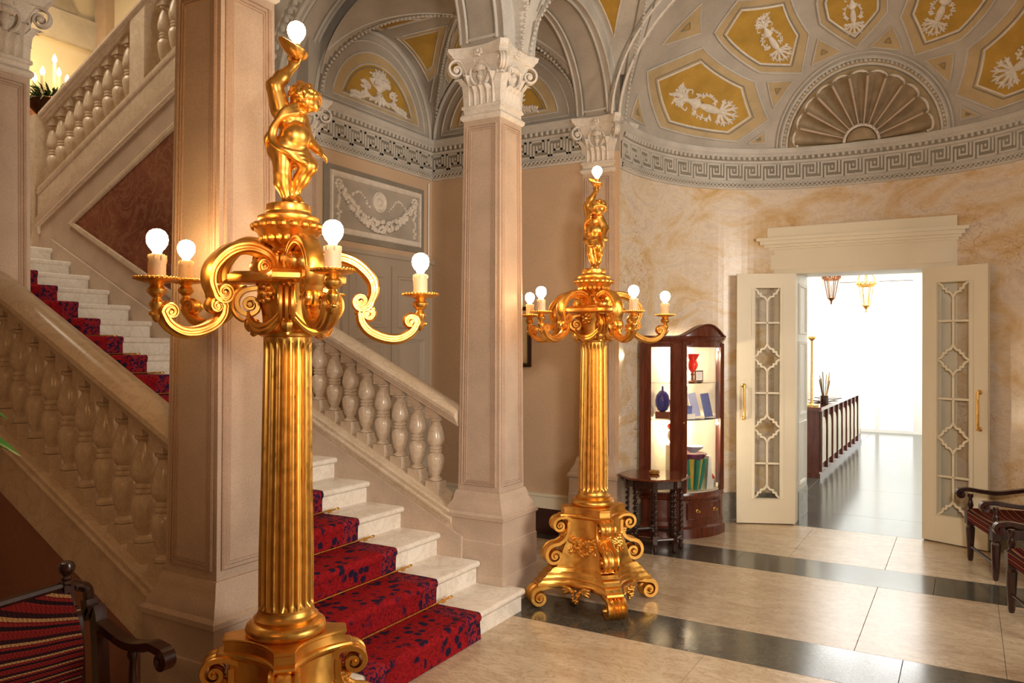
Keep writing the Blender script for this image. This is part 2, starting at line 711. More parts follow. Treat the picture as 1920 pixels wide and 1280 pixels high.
# ------------------------------------------------------------------ walls
DX0, DX1, DZ = -1.437, -.331, 2.415
wa = struct('wall_apse')
g = G()
phs = [PI*i/96 for i in range(97)]
zs = [0, .28, 1.2, DZ, 2.9, 3.4, 3.66]
for a, b in zip(phs[:-1], phs[1:]):
    p, q = apse(a)[0], apse(b)[0]
    for z0, z1 in zip(zs[:-1], zs[1:]):
        if z1 <= DZ and min(p.x, q.x) < DX1+.14 and max(p.x, q.x) > DX0-.14 and p.y > 7:
            continue
        g.add([(p.x, p.y, z0), (q.x, q.y, z0), (q.x, q.y, z1), (p.x, p.y, z1)], [(0, 1, 2, 3)])
g.obj('marble_facing', MT['breccia'], wa)
for i, (a, b) in enumerate([(.02, PI/2-.50), (PI/2+.42, PI-.03)]):
    g = G()
    pts = [apse(a+(b-a)*k/24, .012)[0] for k in range(25)]
    g.loft([[(p.x, p.y, z) for p in pts] for z in (0, .27, .28)]+[[(p.x, p.y+.02, .285) for p in pts]], caps=False, closed=False)
    g.obj('baseboard_apse', MT['basemarble'], None, kind='structure')

wb = struct('wall_back')
G().box(-4.9, -2.6, 6.296, 6.5, 0, 3.4).obj('fabric_face', MT['wallpink'], wb)
G().box(-4.9, -2.6, 6.296, 6.5, 3.4, 5.4).obj('lunette_wall', MT['grey'], wb)
g = G()
g.box(-4.6, -2.95, 6.270, 6.296, 0, .235)
g.obj('baseboard_back', MT['blackskirt'], None, kind='structure')
g = G()
g.box(-4.6, -2.95, 6.266, 6.296, .235, .345)
g.box(-4.6, -2.95, 6.256, 6.296, .345, .368)
g.obj('trim_1', MT['cream'], None, kind='structure')
wl = struct('wall_left')
G().box(-4.85, -4.6, 4.70, 6.296, 0, 3.4).obj('plaster_face', MT['wallpink'], wl)
G().box(-4.85, -4.6, 4.60, 6.296, 3.4, 5.4).obj('lunette_wall', MT['grey'], wl)
# white cord running down the corner of the two walls
G().tube([(-4.585, 6.22, 3.30), (-4.585, 6.22, 2.50)], .008, 6).obj('trim_2', MT['white'], None, kind='structure')

# stair hall beyond
we = struct('wall_end')
G().box(-10.35, -10.15, 2.0, 6.5, 2.6, 4.72).obj('marble_dado', MT['redmarble'], we)
G().box(-10.35, -10.13, 2.0, 6.5, 4.72, 4.78).obj('dado_rail', MT['cream'], we)
G().box(-10.35, -10.15, 2.0, 6.5, 4.78, 8.2).obj('plaster_face', MT['cream'], we)
G().box(-10.35, -10.06, 2.0, 6.5, 5.62, 6.0).obj('cornice_band', MT['grey_light'], we)
G().prism([(4.6, 6.0), (5.95, 6.0), (5.2, 7.2), (4.6, 7.2)], -10.15, -10.08, 'x').obj('spandrel_panel', MT['grey'], we)
wh = struct('wall_stair_hall')
G().box(-10.35, -4.85, 6.3, 6.5, 0, 8.2).obj('plaster_face', MT['cream'], wh)
G().box(-10.1, -9.85, 6.18, 6.3, 2.6, 8.2).obj('pilaster_strip', MT['stone'], wh)
wc = struct('wall_stair_side')
G().box(-10.35, -4.9, -.2, 0.0, 0, 8.2).obj('plaster_face', MT['cream'], wc)
G().box(-4.9, -4.7, -1.2, 2.0, 0, 5.4).obj('plaster_face', MT['wallpink'], wc)
ch = struct('ceiling_stair_hall')
G().box(-10.35, -4.85, 0, 6.4, 8.2, 8.3).obj('plaster_face', MT['cream'], ch)

# corridor beyond the doors
co = struct('wall_corridor')
G().box(-2.75, -2.6, 8.6, 17.6, 0, 3.3).obj('side_wall', MT['white'], co)
G().box(-.27, -.10, 8.6, 17.6, 0, 3.3).obj('side_wall', MT['white'], co)
G().box(-2.75, -1.70, 8.5, 8.62, 0, 3.3).obj('front_wall', MT['white'], co)
G().box(-.27, .2, 8.5, 8.62, 0, 3.3).obj('front_wall', MT['white'], co)
g = G()
g.box(-2.75, -2.35, 17.3, 17.5, 0, 3.3)
g.box(-.85, -.10, 17.3, 17.5, 0, 3.3)
g.box(-2.35, -.85, 17.3, 17.5, 3.05, 3.3)
g.obj('end_wall', MT['white'], co)
for yy in (9.6, 11.5, 13.4, 15.3):
    G().box(-2.6, -2.52, yy, yy+.28, 0, 3.3).obj('pilaster_strip', MT['cream'], co)
G().box(-2.75, -.10, 8.55, 17.6, 3.3, 3.4).obj('ceiling_corridor', MT['white'], None, kind='structure')
wn = struct('window_1')
g = G()
for x in (-2.35, -1.60, -.92):
    g.box(x, x+.07, 17.32, 17.42, 0, 3.05)
for z in (0.0, .9, 2.2, 2.98):
    g.box(-2.35, -.85, 17.33, 17.41, z, z+.06)
g.obj('window_frame', MT['white'], wn)


def garden():
    k = N('daylit_garden_pane')
    n = k.noise(1.6, 5, .6, .5)
    c = k.ramp(n, [(.40, (.80, .93, 1.0)), (.55, (1, 1, 1)), (.66, (.62, .80, .42)), (.75, (.9, .93, .8))])
    k.col((.8, .8, .8))
    k.set(Emission_Color=c, Emission_Strength=1.05)
    return k.m


G().box(-2.32, -.87, 17.36, 17.38, 0, 3.02).obj('window_pane', garden(), wn)


# ------------------------------------------------------------------ friezes
def frieze(name, path, L, z0, h, ring=1):
    """path(s) -> point, inward normal"""
    root = struct(name)
    n = max(2, int(L/.06)) if ring else 2
    prof = [(0, 0), (.018, 0), (.03, .02), (.03, .055), (.022, .075), (.016, .085), (.016, .245), (.03, .255), (.034, .275), (.05, .31), (.052, .325), (.072, .345), (.075, h), (0, h)]
    loops = []
    for i in range(n+1):
        p, nn = path(L*i/n)
        loops.append([(p.x+nn.x*d, p.y+nn.y*d, z0+z) for d, z in prof])
    G().loft(loops).obj('entablature', MT['grey_light'], root, sharp=30)
    band = G()
    m = max(1, round(L/(.06 if ring else L)))
    bl = []
    for i in range(m+1):
        p, nn = path(L*i/m)
        bl.append([(p.x+nn.x*d, p.y+nn.y*d, z0+z) for d, z in ((.01, .09), (.0175, .09), (.0175, .242), (.01, .242))])
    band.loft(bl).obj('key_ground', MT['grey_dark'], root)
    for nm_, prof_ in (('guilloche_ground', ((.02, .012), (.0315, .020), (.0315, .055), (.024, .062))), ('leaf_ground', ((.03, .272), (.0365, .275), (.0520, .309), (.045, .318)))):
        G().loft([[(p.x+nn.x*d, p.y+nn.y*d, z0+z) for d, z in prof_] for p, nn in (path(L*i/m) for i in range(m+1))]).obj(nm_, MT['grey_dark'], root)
    # Greek key, raised strips
    key = G()
    U = .185
    cnt = max(1, int(L/U))
    st = L/cnt
    t = .0085

    def strip(s0, s1, a0, a1):
        ps = []
        k = 3 if ring and s1-s0 > .05 else 1
        for j in range(k+1):
            p, nn = path(min(L, max(0, s0+(s1-s0)*j/k)))
            ps.append([(p.x+nn.x*d, p.y+nn.y*d, z0+z) for d, z in ((.012, a0), (.026, a0), (.026, a1), (.012, a1))])
        key.loft(ps)
    zb, zt = .098, .236
    for i in range(cnt):
        s = i*st
        w_ = st

        def seg(x0, y0, x1, y1):
            X0, X1 = s+w_*min(x0, x1), s+w_*max(x0, x1)
            Y0, Y1 = zb+(zt-zb)*min(y0, y1), zb+(zt-zb)*max(y0, y1)
            if abs(x1-x0) < 1e-6:
                strip(X0-t, X0+t, Y0-t, Y1+t)
            else:
                strip(X0-t, X1+t, Y0-t, Y0+t)
        for q in [(.06, 0, .06, 1), (.06, 1, .74, 1), (.74, 1, .74, .33), (.74, .33, .40, .33), (.40, .33, .40, .67), (.23, .0, 1.06, 0), (.23, 0, .23, .70), (.90, .30, .90, .98), (.57, .67, .57, .62)]:
            seg(*q)
    key.obj('greek_key', MT['grey_light'], root, kind='stuff')
    eg = G()
    ce = max(1, int(L/.055))
    for i in range(ce):
        p, nn = path(L*(i+.5)/ce)
        eg.ball((p.x+nn.x*.048, p.y+nn.y*.048, z0+.298), (.017, .017, .024), 6, 4)
    eg.obj('leaf_moulding', MT['grey_light'], root, kind='stuff')
    for ph0 in (0, PI):
        pts = []
        cc = max(8, int(L/.012))
        for i in range(cc+1):
            sft = L*i/cc
            p, nn = path(sft)
            d = .034+.004*math.cos(sft*2*PI/.085+ph0)
            pts.append((p.x+nn.x*d, p.y+nn.y*d, z0+.038+.017*math.sin(sft*2*PI/.085+ph0)))
        G().tube(pts, .0065, 4).obj('guilloche', MT['grey_light'], root)
    return root


ZF, HF = 3.337, .383
frieze('trim_3', lambda s: (Vector((-4.6+s, 6.296, 0)), Vector((0, -1, 0))), 1.68, ZF, HF, 0)
frieze('trim_4', lambda s: (Vector((-4.6, 4.66+s, 0)), Vector((1, 0, 0))), 1.60, ZF, HF, 0)
# curved run, table of arc length
_t = [PI-PI*i/400 for i in range(401)]
_p = [apse(a)[0] for a in _t]
_s = [0]
for a, b in zip(_p[:-1], _p[1:]):
    _s.append(_s[-1]+(b-a).length)


def apath(s):
    i = min(max(int(np.searchsorted(_s, s)), 1), 400)
    f = (s-_s[i-1])/max(_s[i]-_s[i-1], 1e-9)
    a = _t[i-1]+(_t[i]-_t[i-1])*min(max(f, 0), 1)
    return apse(a)


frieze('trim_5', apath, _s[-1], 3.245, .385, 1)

# ------------------------------------------------------------------ pillars


def leaf_mesh(h, w, out, name, curl=.5):
    g = G()

    def fn(u, v):
        a = (u-.5)*2
        ww = w*(.62+.5*math.sin(PI*min(v*1.05, 1)*.62))*(1-.22*abs(math.sin(4.5*PI*v)))*(1 if v < .8 else max(.15, 1-(v-.8)*3.6))
        z = h*(v if v < .8 else .8+.14*math.sin((v-.8)/.2*PI*.8))
        y = out*(.12+.30*v*v)+(0 if v < .72 else curl*out*(v-.72)/.28)
        y += -.22*out*a*a+.12*out*(1-abs(a))**3
        return (a*ww, y, z)
    g.grid(fn, 8, 10)
    return g.mesh(name, MT['stucco'])


LEAF = {}


def scroll(g, c, r0, turns, start, dirn, width, th, nrm, ax, az, taper=.35, n=40, lead=None):
    """flat-band volute in the plane (ax, az); c plane coords; lead = points before it"""
    sp = spiral(c, r0, r0*.16, start, dirn*turns, n)
    pts2 = (lead or [])+sp
    k0 = len(lead or [])
    pts = [Vector(ax)*p[0]+Vector(az)*p[1] for p in pts2]
    sc = []
    for i in range(len(pts2)):
        f = max(0, (i-k0)/n)
        sc.append((1-f*(1-taper), 1.0-.25*f))
    h = th/2
    g.sweep(pts, [(h, -width/2), (-h*.7, -width/2), (-h, -width*.44), (-h*.9, -width*.34), (h*.15, -width*.26), (-h*.75, -width*.15), (-h*.95, 0), (-h*.75, width*.15), (h*.15, width*.26), (-h*.9, width*.34), (-h, width*.44), (-h*.7, width/2), (h, width/2)], nrm, sc)
    e = Vector(ax)*c[0]+Vector(az)*c[1]
    nn = Vector(nrm).normalized()
    g.tube([e-nn*width*.52, e-nn*width*.40, e+nn*width*.40, e+nn*width*.52], [r0*.14, r0*.24, r0*.24, r0*.14], 10)


def pillar(cx, cy, label, full=True, zbase=0.0, name='pillar', sides=(0, 1, 2, 3)):
    t = thing(name, label, 'pillar', (cx, cy, 0), 0, 'square marble pillars of the stair hall')
    if full:
        g = G()
        hp = .226
        g.loft([[(x*a, y*a, z) for x, y in ((-1, -1), (1, -1), (1, 1), (-1, 1))] for a, z in ((hp+.006, 0), (hp+.006, .20), (hp+.004, .203), (hp+.005, .206), (hp+.005, .415), (hp, .42), (hp, .554))])
        g.obj('plinth', MT['stone'], t, sharp=30)
        g = G()
        pr = [(hp, .554), (hp+.012, .562), (hp+.012, .585), (hp-.006, .60), (hp-.012, .625), (hp-.035, .66), (.185, .685), (.183, .70), (.178, .712), (.172, .73)]
        g.loft([[(x*a, y*a, z) for x, y in ((-1, -1), (1, -1), (1, 1), (-1, 1))] for a, z in pr])
        g.obj('base_moulding', MT['stone'], t, sharp=25)
        zb = .73
    else:
        zb = zbase
    zt = 3.225

    def hw(z):
        return .168-.024*(z/3.2)
    g = G()
    g.loft([[(x*hw(z), y*hw(z), z) for x, y in ((-1, -1), (1, -1), (1, 1), (-1, 1))] for z in (zb, 1.5, 2.4, zt)])
    g.obj('shaft', MT['stone'], t, sharp=30)
    for k in sides:
        m = Matrix.Rotation(k*PI/2, 4, 'Z')
        g = G()
        for ins, d, ww in ((.030, .010, .012), (.047, .007, .010), (.060, .005, .008)):
            za, zc = zb+ins+.01, zt-ins-.01
            P = [(-hw(za)+ins, -hw(za), za), (hw(za)-ins, -hw(za), za), (hw(zc)-ins, -hw(zc), zc), (-hw(zc)+ins, -hw(zc), zc)]
            g.sweep(P, [(-ww/2, -.004), (-ww/2, d*.6), (0, d), (ww/2, d*.6), (ww/2, -.004)], (0, -1, 0), ring=True)
        g.v = [tuple(m @ Vector(p)) for p in g.v]
        g.obj('panel_moulding', MT['stone_trim'], t, kind='stuff')
    # capital
    z0 = zt
    g = G()
    sq = ((-1, -1), (1, -1), (1, 1), (-1, 1))
    g.loft([[(x*a, y*a, z0+z) for x, y in sq] for a, z in ((.148, 0), (.160, .012), (.163, .03), (.150, .045), (.143, .05), (.143, .075), (.155, .082), (.155, .10), (.140, .11))])
    g.obj('neck_ring', MT['stucco'], t, sharp=25)
    cap = G()
    cap.loft([[(x*a, y*a, z0+z) for x, y in sq] for a, z in ((.135, .10), (.137, .22), (.150, .33), (.185, .415))])
    capo = cap.obj('capital', MT['stucco'], t)
    ab = G()
    prs = [(.275, .412), (.290, .422), (.292, .432), (.312, .448), (.320, .468), (.320, .478)]
    ab.loft([[(x, y, z0+z) for x, y in concave_sq(a, .028, .045, 8)] for a, z in prs])
    ab.obj('abacus', MT['stucco'], capo, sharp=25)
    for k in range(4):
        a = PI/4+k*PI/2
        d = (math.cos(a), math.sin(a), 0)
        nn = (-math.sin(a), math.cos(a), 0)
        g = G()
        c = (.256, z0+.345)
        lead = [(.175, z0+.13), (.178, z0+.22), (.188, z0+.30), (.208, z0+.37), (.234, z0+.408)]
        scroll(g, c, .066, 1.8, PI/2, -1, .048, .016, nn, d, (0, 0, 1), .5, 34, smooth_path(lead, 3))
        g.obj('volute', MT['stucco'], capo)
    if not LEAF:
        LEAF['big'] = leaf_mesh(.21, .044, .085, 'acanthus_leaf')
        LEAF['small'] = leaf_mesh(.13, .036, .07, 'acanthus_leaf')
        fl = G()
        rr = random.Random(3)
        fl.lathe([(.004, 0), (.02, .02), (.012, .05), (.026, .075), (.018, .11), (.008, .13)], 10)
        fl.ball((0, 0, .15), (.026, .022, .026), 8, 6)
        fl.ball((0, .02, .12), (.034, .02, .022), 8, 5)
        for q in range(9):
            aa = PI*q/8
            fl.ball((.036*math.cos(aa), .012, .165+.036*math.sin(aa)), (.013, .012, .013), 6, 4)
        for q in (-1, 1):
            fl.tube(smooth_path([(q*.01, 0, .02), (q*.045, .012, .05), (q*.06, .015, .10), (q*.04, .018, .13), (q*.025, .015, .105)], 4), [.010]*17, 6)
        LEAF['fl'] = fl.mesh('face_ornament', MT['stucco'])
        rs = G()
        for q in range(7):
            aa = 2*PI*q/7
            rs.ball((.024*math.cos(aa), 0, .024*math.sin(aa)), (.014, .014, .014), 6, 4)
        rs.ball((0, .01, 0), (.014, .014, .014), 6, 4)
        LEAF['rose'] = rs.mesh('abacus_flower', MT['stucco'])

    def lf(me, nm, x, y, z, rz, s=1.0):
        o = bpy.data.objects.new(nm, me)
        C.objects.link(o)
        o.parent = capo
        o.location = (x, y, z)
        o.rotation_euler = (0, 0, rz)
        o.scale = (s, s, s)
    for k in range(4):
        m = k*PI/2
        cs, sn = math.cos(m), math.sin(m)
        # local +y outward turned to the side: side normal (sn', ...)
        nx, ny = math.cos(m-PI/2+PI), math.sin(m-PI/2+PI)
        nx, ny = -math.sin(m), math.cos(m)
        tx, ty = math.cos(m), math.sin(m)
        for u in (-.095, .095):
            lf(LEAF['big'], 'acanthus_leaf', nx*.138+tx*u, ny*.138+ty*u, z0+.10, m)
        for u in (-.05, .0, .05):
            lf(LEAF['small'], 'acanthus_leaf', nx*.140+tx*u, ny*.140+ty*u, z0+.10, m)
        dx, dy = math.cos(m+PI/4), math.sin(m+PI/4)
        lf(LEAF['big'], 'acanthus_leaf', dx*.185, dy*.185, z0+.09, m-PI/4, 1.0)
        lf(LEAF['fl'], 'face_ornament', nx*.154, ny*.154, z0+.19, m, 1.25)
        lf(LEAF['rose'], 'abacus_flower', nx*.192, ny*.192, z0+.445, m, 1.0)
    return t


P1, P2 = (-2.82, 2.3225), (-2.82, 4.561)
pillar(*P2, 'square beige marble pillar rising behind the far gilded candelabrum at the stair foot')
pillar(*P1, 'square beige marble pillar directly behind the nearer gilded candelabrum')
pillar(-4.80, 2.3225, 'square beige pillar standing on the sloping handrail above the striped settee', False, 1.95)
pillar(-4.735, 4.561, 'square pillar half hidden behind the golden cherub, beside the garland relief', False, 1.75)
# pilaster at the springing of the apse
t = thing('pilaster', 'pale square pilaster with leafy capital where the peach wall meets the curved marble wall', 'pilaster', (-2.80, 6.42, 0), 0)
pz = pillar(-2.80, 6.42, 'x')
for ch_ in list(pz.children):
    ch_.parent = t
bpy.data.objects.remove(pz)
for ch_ in t.children:
    if ch_.name.startswith(('shaft', 'plinth', 'base')):
        ch_.data.materials[0] = MT['stone']

# ------------------------------------------------------------------ arcade walls with arches


def arch_wall(name, uc, Rr, u0, u1, zs_, ztop, plane, t0, t1, mt=None):
    """wall slab with a round arch; plane 'x': wall of constant x, u=y ; 'y': wall of constant y, u=x"""
    root = struct(name)
    n = 28
    us = sorted(set([u0, u1]+[uc+Rr*math.cos(PI*i/n) for i in range(n+1)]))
    us = [u for u in us if u0-1e-6 <= u <= u1+1e-6]

    def zl(u):
        d = abs(u-uc)
        return zs_+(math.sqrt(Rr*Rr-d*d) if d < Rr else 0)

    def P(u, t_, z):
        return (t_, u, z) if plane == 'x' else (u, t_, z)
    for tt in (t0, t1):
        g = G()
        vs = []
        for u in us:
            vs += [P(u, tt, zl(u)), P(u, tt, ztop)]
        g.add(vs, [(2*i, 2*i+2, 2*i+3, 2*i+1) for i in range(len(us)-1)])
        g.obj('wall_face', mt or MT['grey_light'], root)
    g = G()
    vs = []
    for u in us:
        vs += [P(u, t0, zl(u)), P(u, t1, zl(u))]
    g.add(vs, [(2*i, 2*i+2, 2*i+3, 2*i+1) for i in range(len(us)-1)])
    g.obj('arch_soffit', MT['grey'], root)
    # recessed-panel mouldings on the soffit and the archivolt on the faces
    a0, a1 = R(3), R(177)
    m = 40

    def ring(tt, rr, rad, mat, nm):
        pts = [P(uc+rr*math.cos(a0+(a1-a0)*i/m), tt, zs_+rr*math.sin(a0+(a1-a0)*i/m)) for i in range(m+1)]
        G().tube(pts, rad, 6).obj(nm, mat, root)
    w_ = t1-t0
    for f_ in (.16, .84):
        ring(t0+w_*f_, Rr-.004, .012, MT['grey_light'], 'soffit_moulding')
    for f_ in (.22, .78):
        ring(t0+w_*f_, Rr-.002, .007, MT['grey_dark'], 'soffit_moulding')
    for f0 in (0, 1):
        s_ = P(uc+(Rr-.004)*math.cos(a0 if f0 else a1), t0+w_*.16, zs_+.07)
        e_ = P(uc+(Rr-.004)*math.cos(a0 if f0 else a1), t0+w_*.84, zs_+.07)
        G().tube([s_, e_], .012, 6).obj('soffit_moulding', MT['grey_light'], root)
    for tt, dd in ((t0, -1), (t1, 1)):
        for rr, rad in ((Rr+.005, .013), (Rr+.035, .006), (Rr+.13, .006), (Rr+.16, .013)):
            ring(tt, rr, rad, MT['grey_light'], 'archivolt')
    return root


ZS = 3.70
for yc_, r_, a_, b_ in ((5.53, .72, 4.56, 6.30), (3.44, .97, 2.32, 4.56), (1.05, 1.12, -.2, 2.32)):
    arch_wall('wall_arcade_right', yc_, r_, a_, b_, ZS, 5.35, 'x', .94, 1.285)
for y_ in (2.3225, 4.561):
    g = G().box(.94, 1.285, y_-.15, y_+.15, 0, 3.70)
    g.box(.90, 1.33, y_-.2, y_+.2, 0, .6)
    g.obj('wall_pier_right', MT['stone'], None, kind='structure')
G().box(.92, 1.285, 6.2, 6.5, 0, 3.70).obj('wall_pier_right', MT['stone'], None, kind='structure')
arch_wall('wall_arcade_far', 5.53, .72, 4.56, 6.30, ZS, 5.35, 'x', -2.985, -2.64)
arch_wall('wall_arcade_near', 3.44, .97, 2.32, 4.56, ZS, 5.35, 'x', -2.985, -2.64)
arch_wall('wall_arcade_front', 1.05, 1.12, -.2, 2.32, ZS, 5.35, 'x', -2.985, -2.64)
aw = arch_wall('wall_cross_far', -3.80, .955, -4.9, -2.84, 3.68, 5.35, 'y', 4.43, 4.72)
# leaf moulding that edges the near face of the cross arch
g = G()
for i in range(14, 44):
    a = PI*(i+.5)/44
    g.ball((-3.80+1.045*math.cos(a), 4.42, 3.68+1.045*math.sin(a)), (.028, .016, .028), 6, 4)
g.obj('leaf_moulding', MT['grey_light'], aw, kind='stuff')
arch_wall('wall_cross_near', -3.77, .94, -4.86, -2.84, 3.68, 5.35, 'y', 2.10, 2.55)

# ------------------------------------------------------------------ vaults


def vault(name, xs, ys, zf, mt=None):
    root = struct(name)
    g = G()
    nx, ny = len(xs), len(ys)
    vs = [(x, y, zf(x, y)) for y in ys for x in xs]
    fs = []
    for j in range(ny-1):
        for i in range(nx-1):
            a = j*nx+i
            fs.append((a, a+1, a+nx+1, a+nx))
    g.add(vs, fs)
    g.obj('vault_shell', mt or MT['grey'], root, sharp=24)
    return root


def lin(a, b, n):
    return [a+(b-a)*i/n for i in range(n+1)]


def rad(d, r, h=None):
    d = min(abs(d)/r, 1)
    return (h or r)*math.sqrt(max(0, 1-d*d))


# aisle bay
BX, BY, BR = -3.785, 5.52, .815
bay = vault('ceiling_aisle', lin(-4.6, -2.97, 60), lin(4.705, 6.335, 60), lambda x, y: 3.72+max(rad(x-BX, BR), rad(y-BY, BR)))


def bead_row(pts, r, step, mt, parent, name='bead_row'):
    pts = [Vector(p) for p in pts]
    L = [0]
    for a, b in zip(pts[:-1], pts[1:]):
        L.append(L[-1]+(b-a).length)
    g = G()
    n = int(L[-1]/step)
    for i in range(n):
        s = (i+.5)*step
        k = int(np.searchsorted(L, s))
        k = min(max(k, 1), len(pts)-1)
        p = pts[k-1].lerp(pts[k], (s-L[k-1])/max(L[k]-L[k-1], 1e-9))
        g.ball(p, r, 6, 4)
    return g.obj(name, mt, parent, kind='stuff')


for sx in (-1, 1):
    for sy in (-1, 1):
        pts = []
        for i in range(41):
            d = BR*(1-i/40)
            z = 3.72+rad(d, BR)
            pts.append((BX+sx*d*.985, BY+sy*d*.985, z-.012))
        bead_row(pts, .014, .036, MT['grey_light'], bay)
        for e in (-1, 1):
            q = []
            for i in range(41):
                d = BR*(1-i/40)*.985
                z = 3.72+rad(d+.0, BR)
                q.append((BX+sx*max(d-.0, 0)-(sx*.07*(1-i/40+.25) if e > 0 else 0), BY+sy*d-(sy*.07*(1-i/40+.25) if e < 0 else 0), z-.004))
            q = [(x, y, 3.72+max(rad(x-BX, BR), rad(y-BY, BR))-.003) for x, y, z in q]
            G().tube(q, .008, 5).obj('groin_fillet', MT['grey_light'], bay)


def cell_patch(parent, axis, side, poly, mt, off, name):
    """polygon on one cell of the aisle vault. axis 'x': cell against the left/right wall (surface depends on y).
    poly in (u along wall from bay centre, v depth from the wall, 0..1)"""
    g = G()

    def P(u, v):
        o = BR-off
        z = 3.72+rad(u, BR)*(o/BR)
        uu = u*(o/BR)
        if axis == 'x':
            return (BX+side*BR*(1-v), BY+uu, z)
        return (BX+uu, BY+side*BR*(1-v), z)
    n = len(poly)
    cx_ = sum(p[0] for p in poly)/n
    cy_ = sum(p[1] for p in poly)/n
    b = []
    for i in range(n):
        p, q = poly[i], poly[(i+1) % n]
        for k in range(8):
            b.append((p[0]+(q[0]-p[0])*k/8, p[1]+(q[1]-p[1])*k/8))
    loops = [[P(cx_+(x-cx_)*s, cy_+(y-cy_)*s) for x, y in b] for s in (1, .66, .33, .02)]
    g.loft(loops, caps=False)
    g.obj(name, mt, parent)
    return [P(x, y) for x, y in b]


for axis, side in (('x', -1), ('y', 1)):
    for u in (-1, 1):
        # triangular panel between groin and lunette
        poly = [(u*.10, .10), (u*.60, .10), (u*.56, .26), (u*.10, .80)]
        e = cell_patch(bay, axis, side, poly, MT['tan'], .006, 'cell_panel')
        G().tube(e, .008, 5, ring=True).obj('panel_moulding', MT['grey_light'], bay)
        poly2 = [(u*.14, .15), (u*.52, .15), (u*.49, .26), (u*.14, .66)]
        e = cell_patch(bay, axis, side, poly2, MT['ochre'], .011, 'cell_field')
        G().tube(e, .006, 5, ring=True).obj('panel_moulding', MT['grey_light'], bay)

# nave vault with side cells
NC = [(5.53, .87), (3.44, 1.12), (1.05, 1.18)]


def nave(x, y):
    f = AZ+rad(x-AX, AA, AH)
    gg = max(ZS+rad(y-c, r) for c, r in NC)
    return max(f, gg)


nv = vault('ceiling_nave', lin(-2.64, .94, 90), lin(-1.4, 6.32, 190), nave, MT['grey_light'])
for c, r in NC[:2]:
    for sy in (-1, 1):
        for sx in (-1, 1):
            pts = []
            for i in range(60):
                a = PI/2*i/59
                z = r*math.sin(a)
                y = c+sy*r*math.cos(a)
                zz = (ZS+z-AZ)/AH
                if zz >= 1:
                    break
                x = AX+sx*AA*math.sqrt(1-zz*zz)
                pts.append((x-sx*.01, y-sy*.008, ZS+z-.014))
            bead_row(pts, .014, .036, MT['grey_light'], nv)
            for off in (.05, -.05):
                q = [(x-sx*max(off, 0)*(1+i*.03), y+sy*min(off, 0)*(1+i*.03), 0) for i, (x, y, z) in enumerate(pts)]
                q = [(x, y, nave(x, y)-.004) for x, y, z in q]
                G().tube(q, .007, 5).obj('groin_fillet', MT['grey_dark'], nv)


def nave_patch(poly, mt, off, name):
    n = len(poly)
    cx_ = sum(p[0] for p in poly)/n
    cy_ = sum(p[1] for p in poly)/n
    b = []
    for i in range(n):
        p, q = poly[i], poly[(i+1) % n]
        for k in range(8):
            b.append((p[0]+(q[0]-p[0])*k/8, p[1]+(q[1]-p[1])*k/8))

    def P(x, y):
        return (x, y-off*(1 if y > 5.53 else -1)*.6, nave(x, y)-off)
    G().loft([[P(cx_+(x-cx_)*s, cy_+(y-cy_)*s) for x, y in b] for s in (1, .66, .33, .02)], caps=False).obj(name, mt, nv)
    e = [P(x, y) for x, y in b]
    G().tube(e, .007, 5, ring=True).obj('panel_moulding', MT['stucco'], nv)


for k in (1, -1):
    nave_patch([(-2.585, 5.53+k*.60), (-2.585, 5.53+k*.16), (-2.30, 5.53+k*.16)], MT['ochre'], .008, 'cell_field')
for yy, rr in ((6.26, .014), (6.10, .012), (6.04, .008)):
    pts = [(AX+(AA-.006)*math.cos(a), yy, AZ+(AH-.006)*math.sin(a)) for a in lin(R(2), R(178), 70)]
    G().tube(pts, rr, 6).obj('arch_moulding', MT['stucco'] if rr > .01 else MT['grey_dark'], nv)

# apse semi-dome
ce = struct('ceiling_apse')
G().grid(lambda u, v: dome(-90.5+181*u, 90*v), 96, 40).obj('dome_shell', MT['rib'], ce)


def subdiv(poly, k=8):
    b = []
    n = len(poly)
    for i in range(n):
        p, q = poly[i], poly[(i+1) % n]
        for j in range(k):
            b.append((p[0]+(q[0]-p[0])*j/k, p[1]+(q[1]-p[1])*j/k))
    return b


def shrink(poly, f, c=None):
    n = len(poly)
    c = c or (sum(p[0] for p in poly)/n, sum(p[1] for p in poly)/n)
    return [(c[0]+(p[0]-c[0])*f, c[1]+(p[1]-c[1])*f) for p in poly]


def dome_patch(poly, off, mt, name, parent, off0=None, k=8):
    b = subdiv(poly, k)
    loops = []
    if off0 is not None:
        loops.append([dome(p[0], p[1], off0) for p in b])
    loops += [[dome(p[0], p[1], off) for p in shrink(b, f)] for f in (1, .75, .5, .25, .02)]
    return G().loft(loops, caps=False).obj(name, mt, parent)


def dome_line(poly, off, r, mt, parent, name='coffer_moulding'):
    return G().tube([dome(p[0], p[1], off) for p in subdiv(poly)], r, 6, ring=True).obj(name, mt, parent)


# ------------------------------------------------------------------ stucco ornaments in a local (u, v, height) frame


def lobe(g, x, y, ang, ln, wd, h, z=0.0):
    m = Matrix.Translation((x, y, z)) @ Matrix.Rotation(ang, 4, 'Z') @ Matrix.Translation((ln/2, 0, 0))
    g.ball((0, 0, 0), (ln/2, wd/2, h), 8, 5, m)


def acanthus(g, x, y, ang, size, n=7, spread=R(150)):
    for i in range(n):
        a = ang-spread/2+spread*i/(n-1)
        l = size*(.72+.28*math.cos((i-(n-1)/2)/(n-1)*PI))
        lobe(g, x, y, a, l, size*.17, size*.14)
        for s in (-1, 1):
            lobe(g, x+l*.55*math.cos(a), y+l*.55*math.sin(a), a+s*.6, l*.36, size*.10, size*.10, size*.03)
    lobe(g, x-size*.1*math.cos(ang), y-size*.1*math.sin(ang), ang, size*.55, size*.3, size*.2)


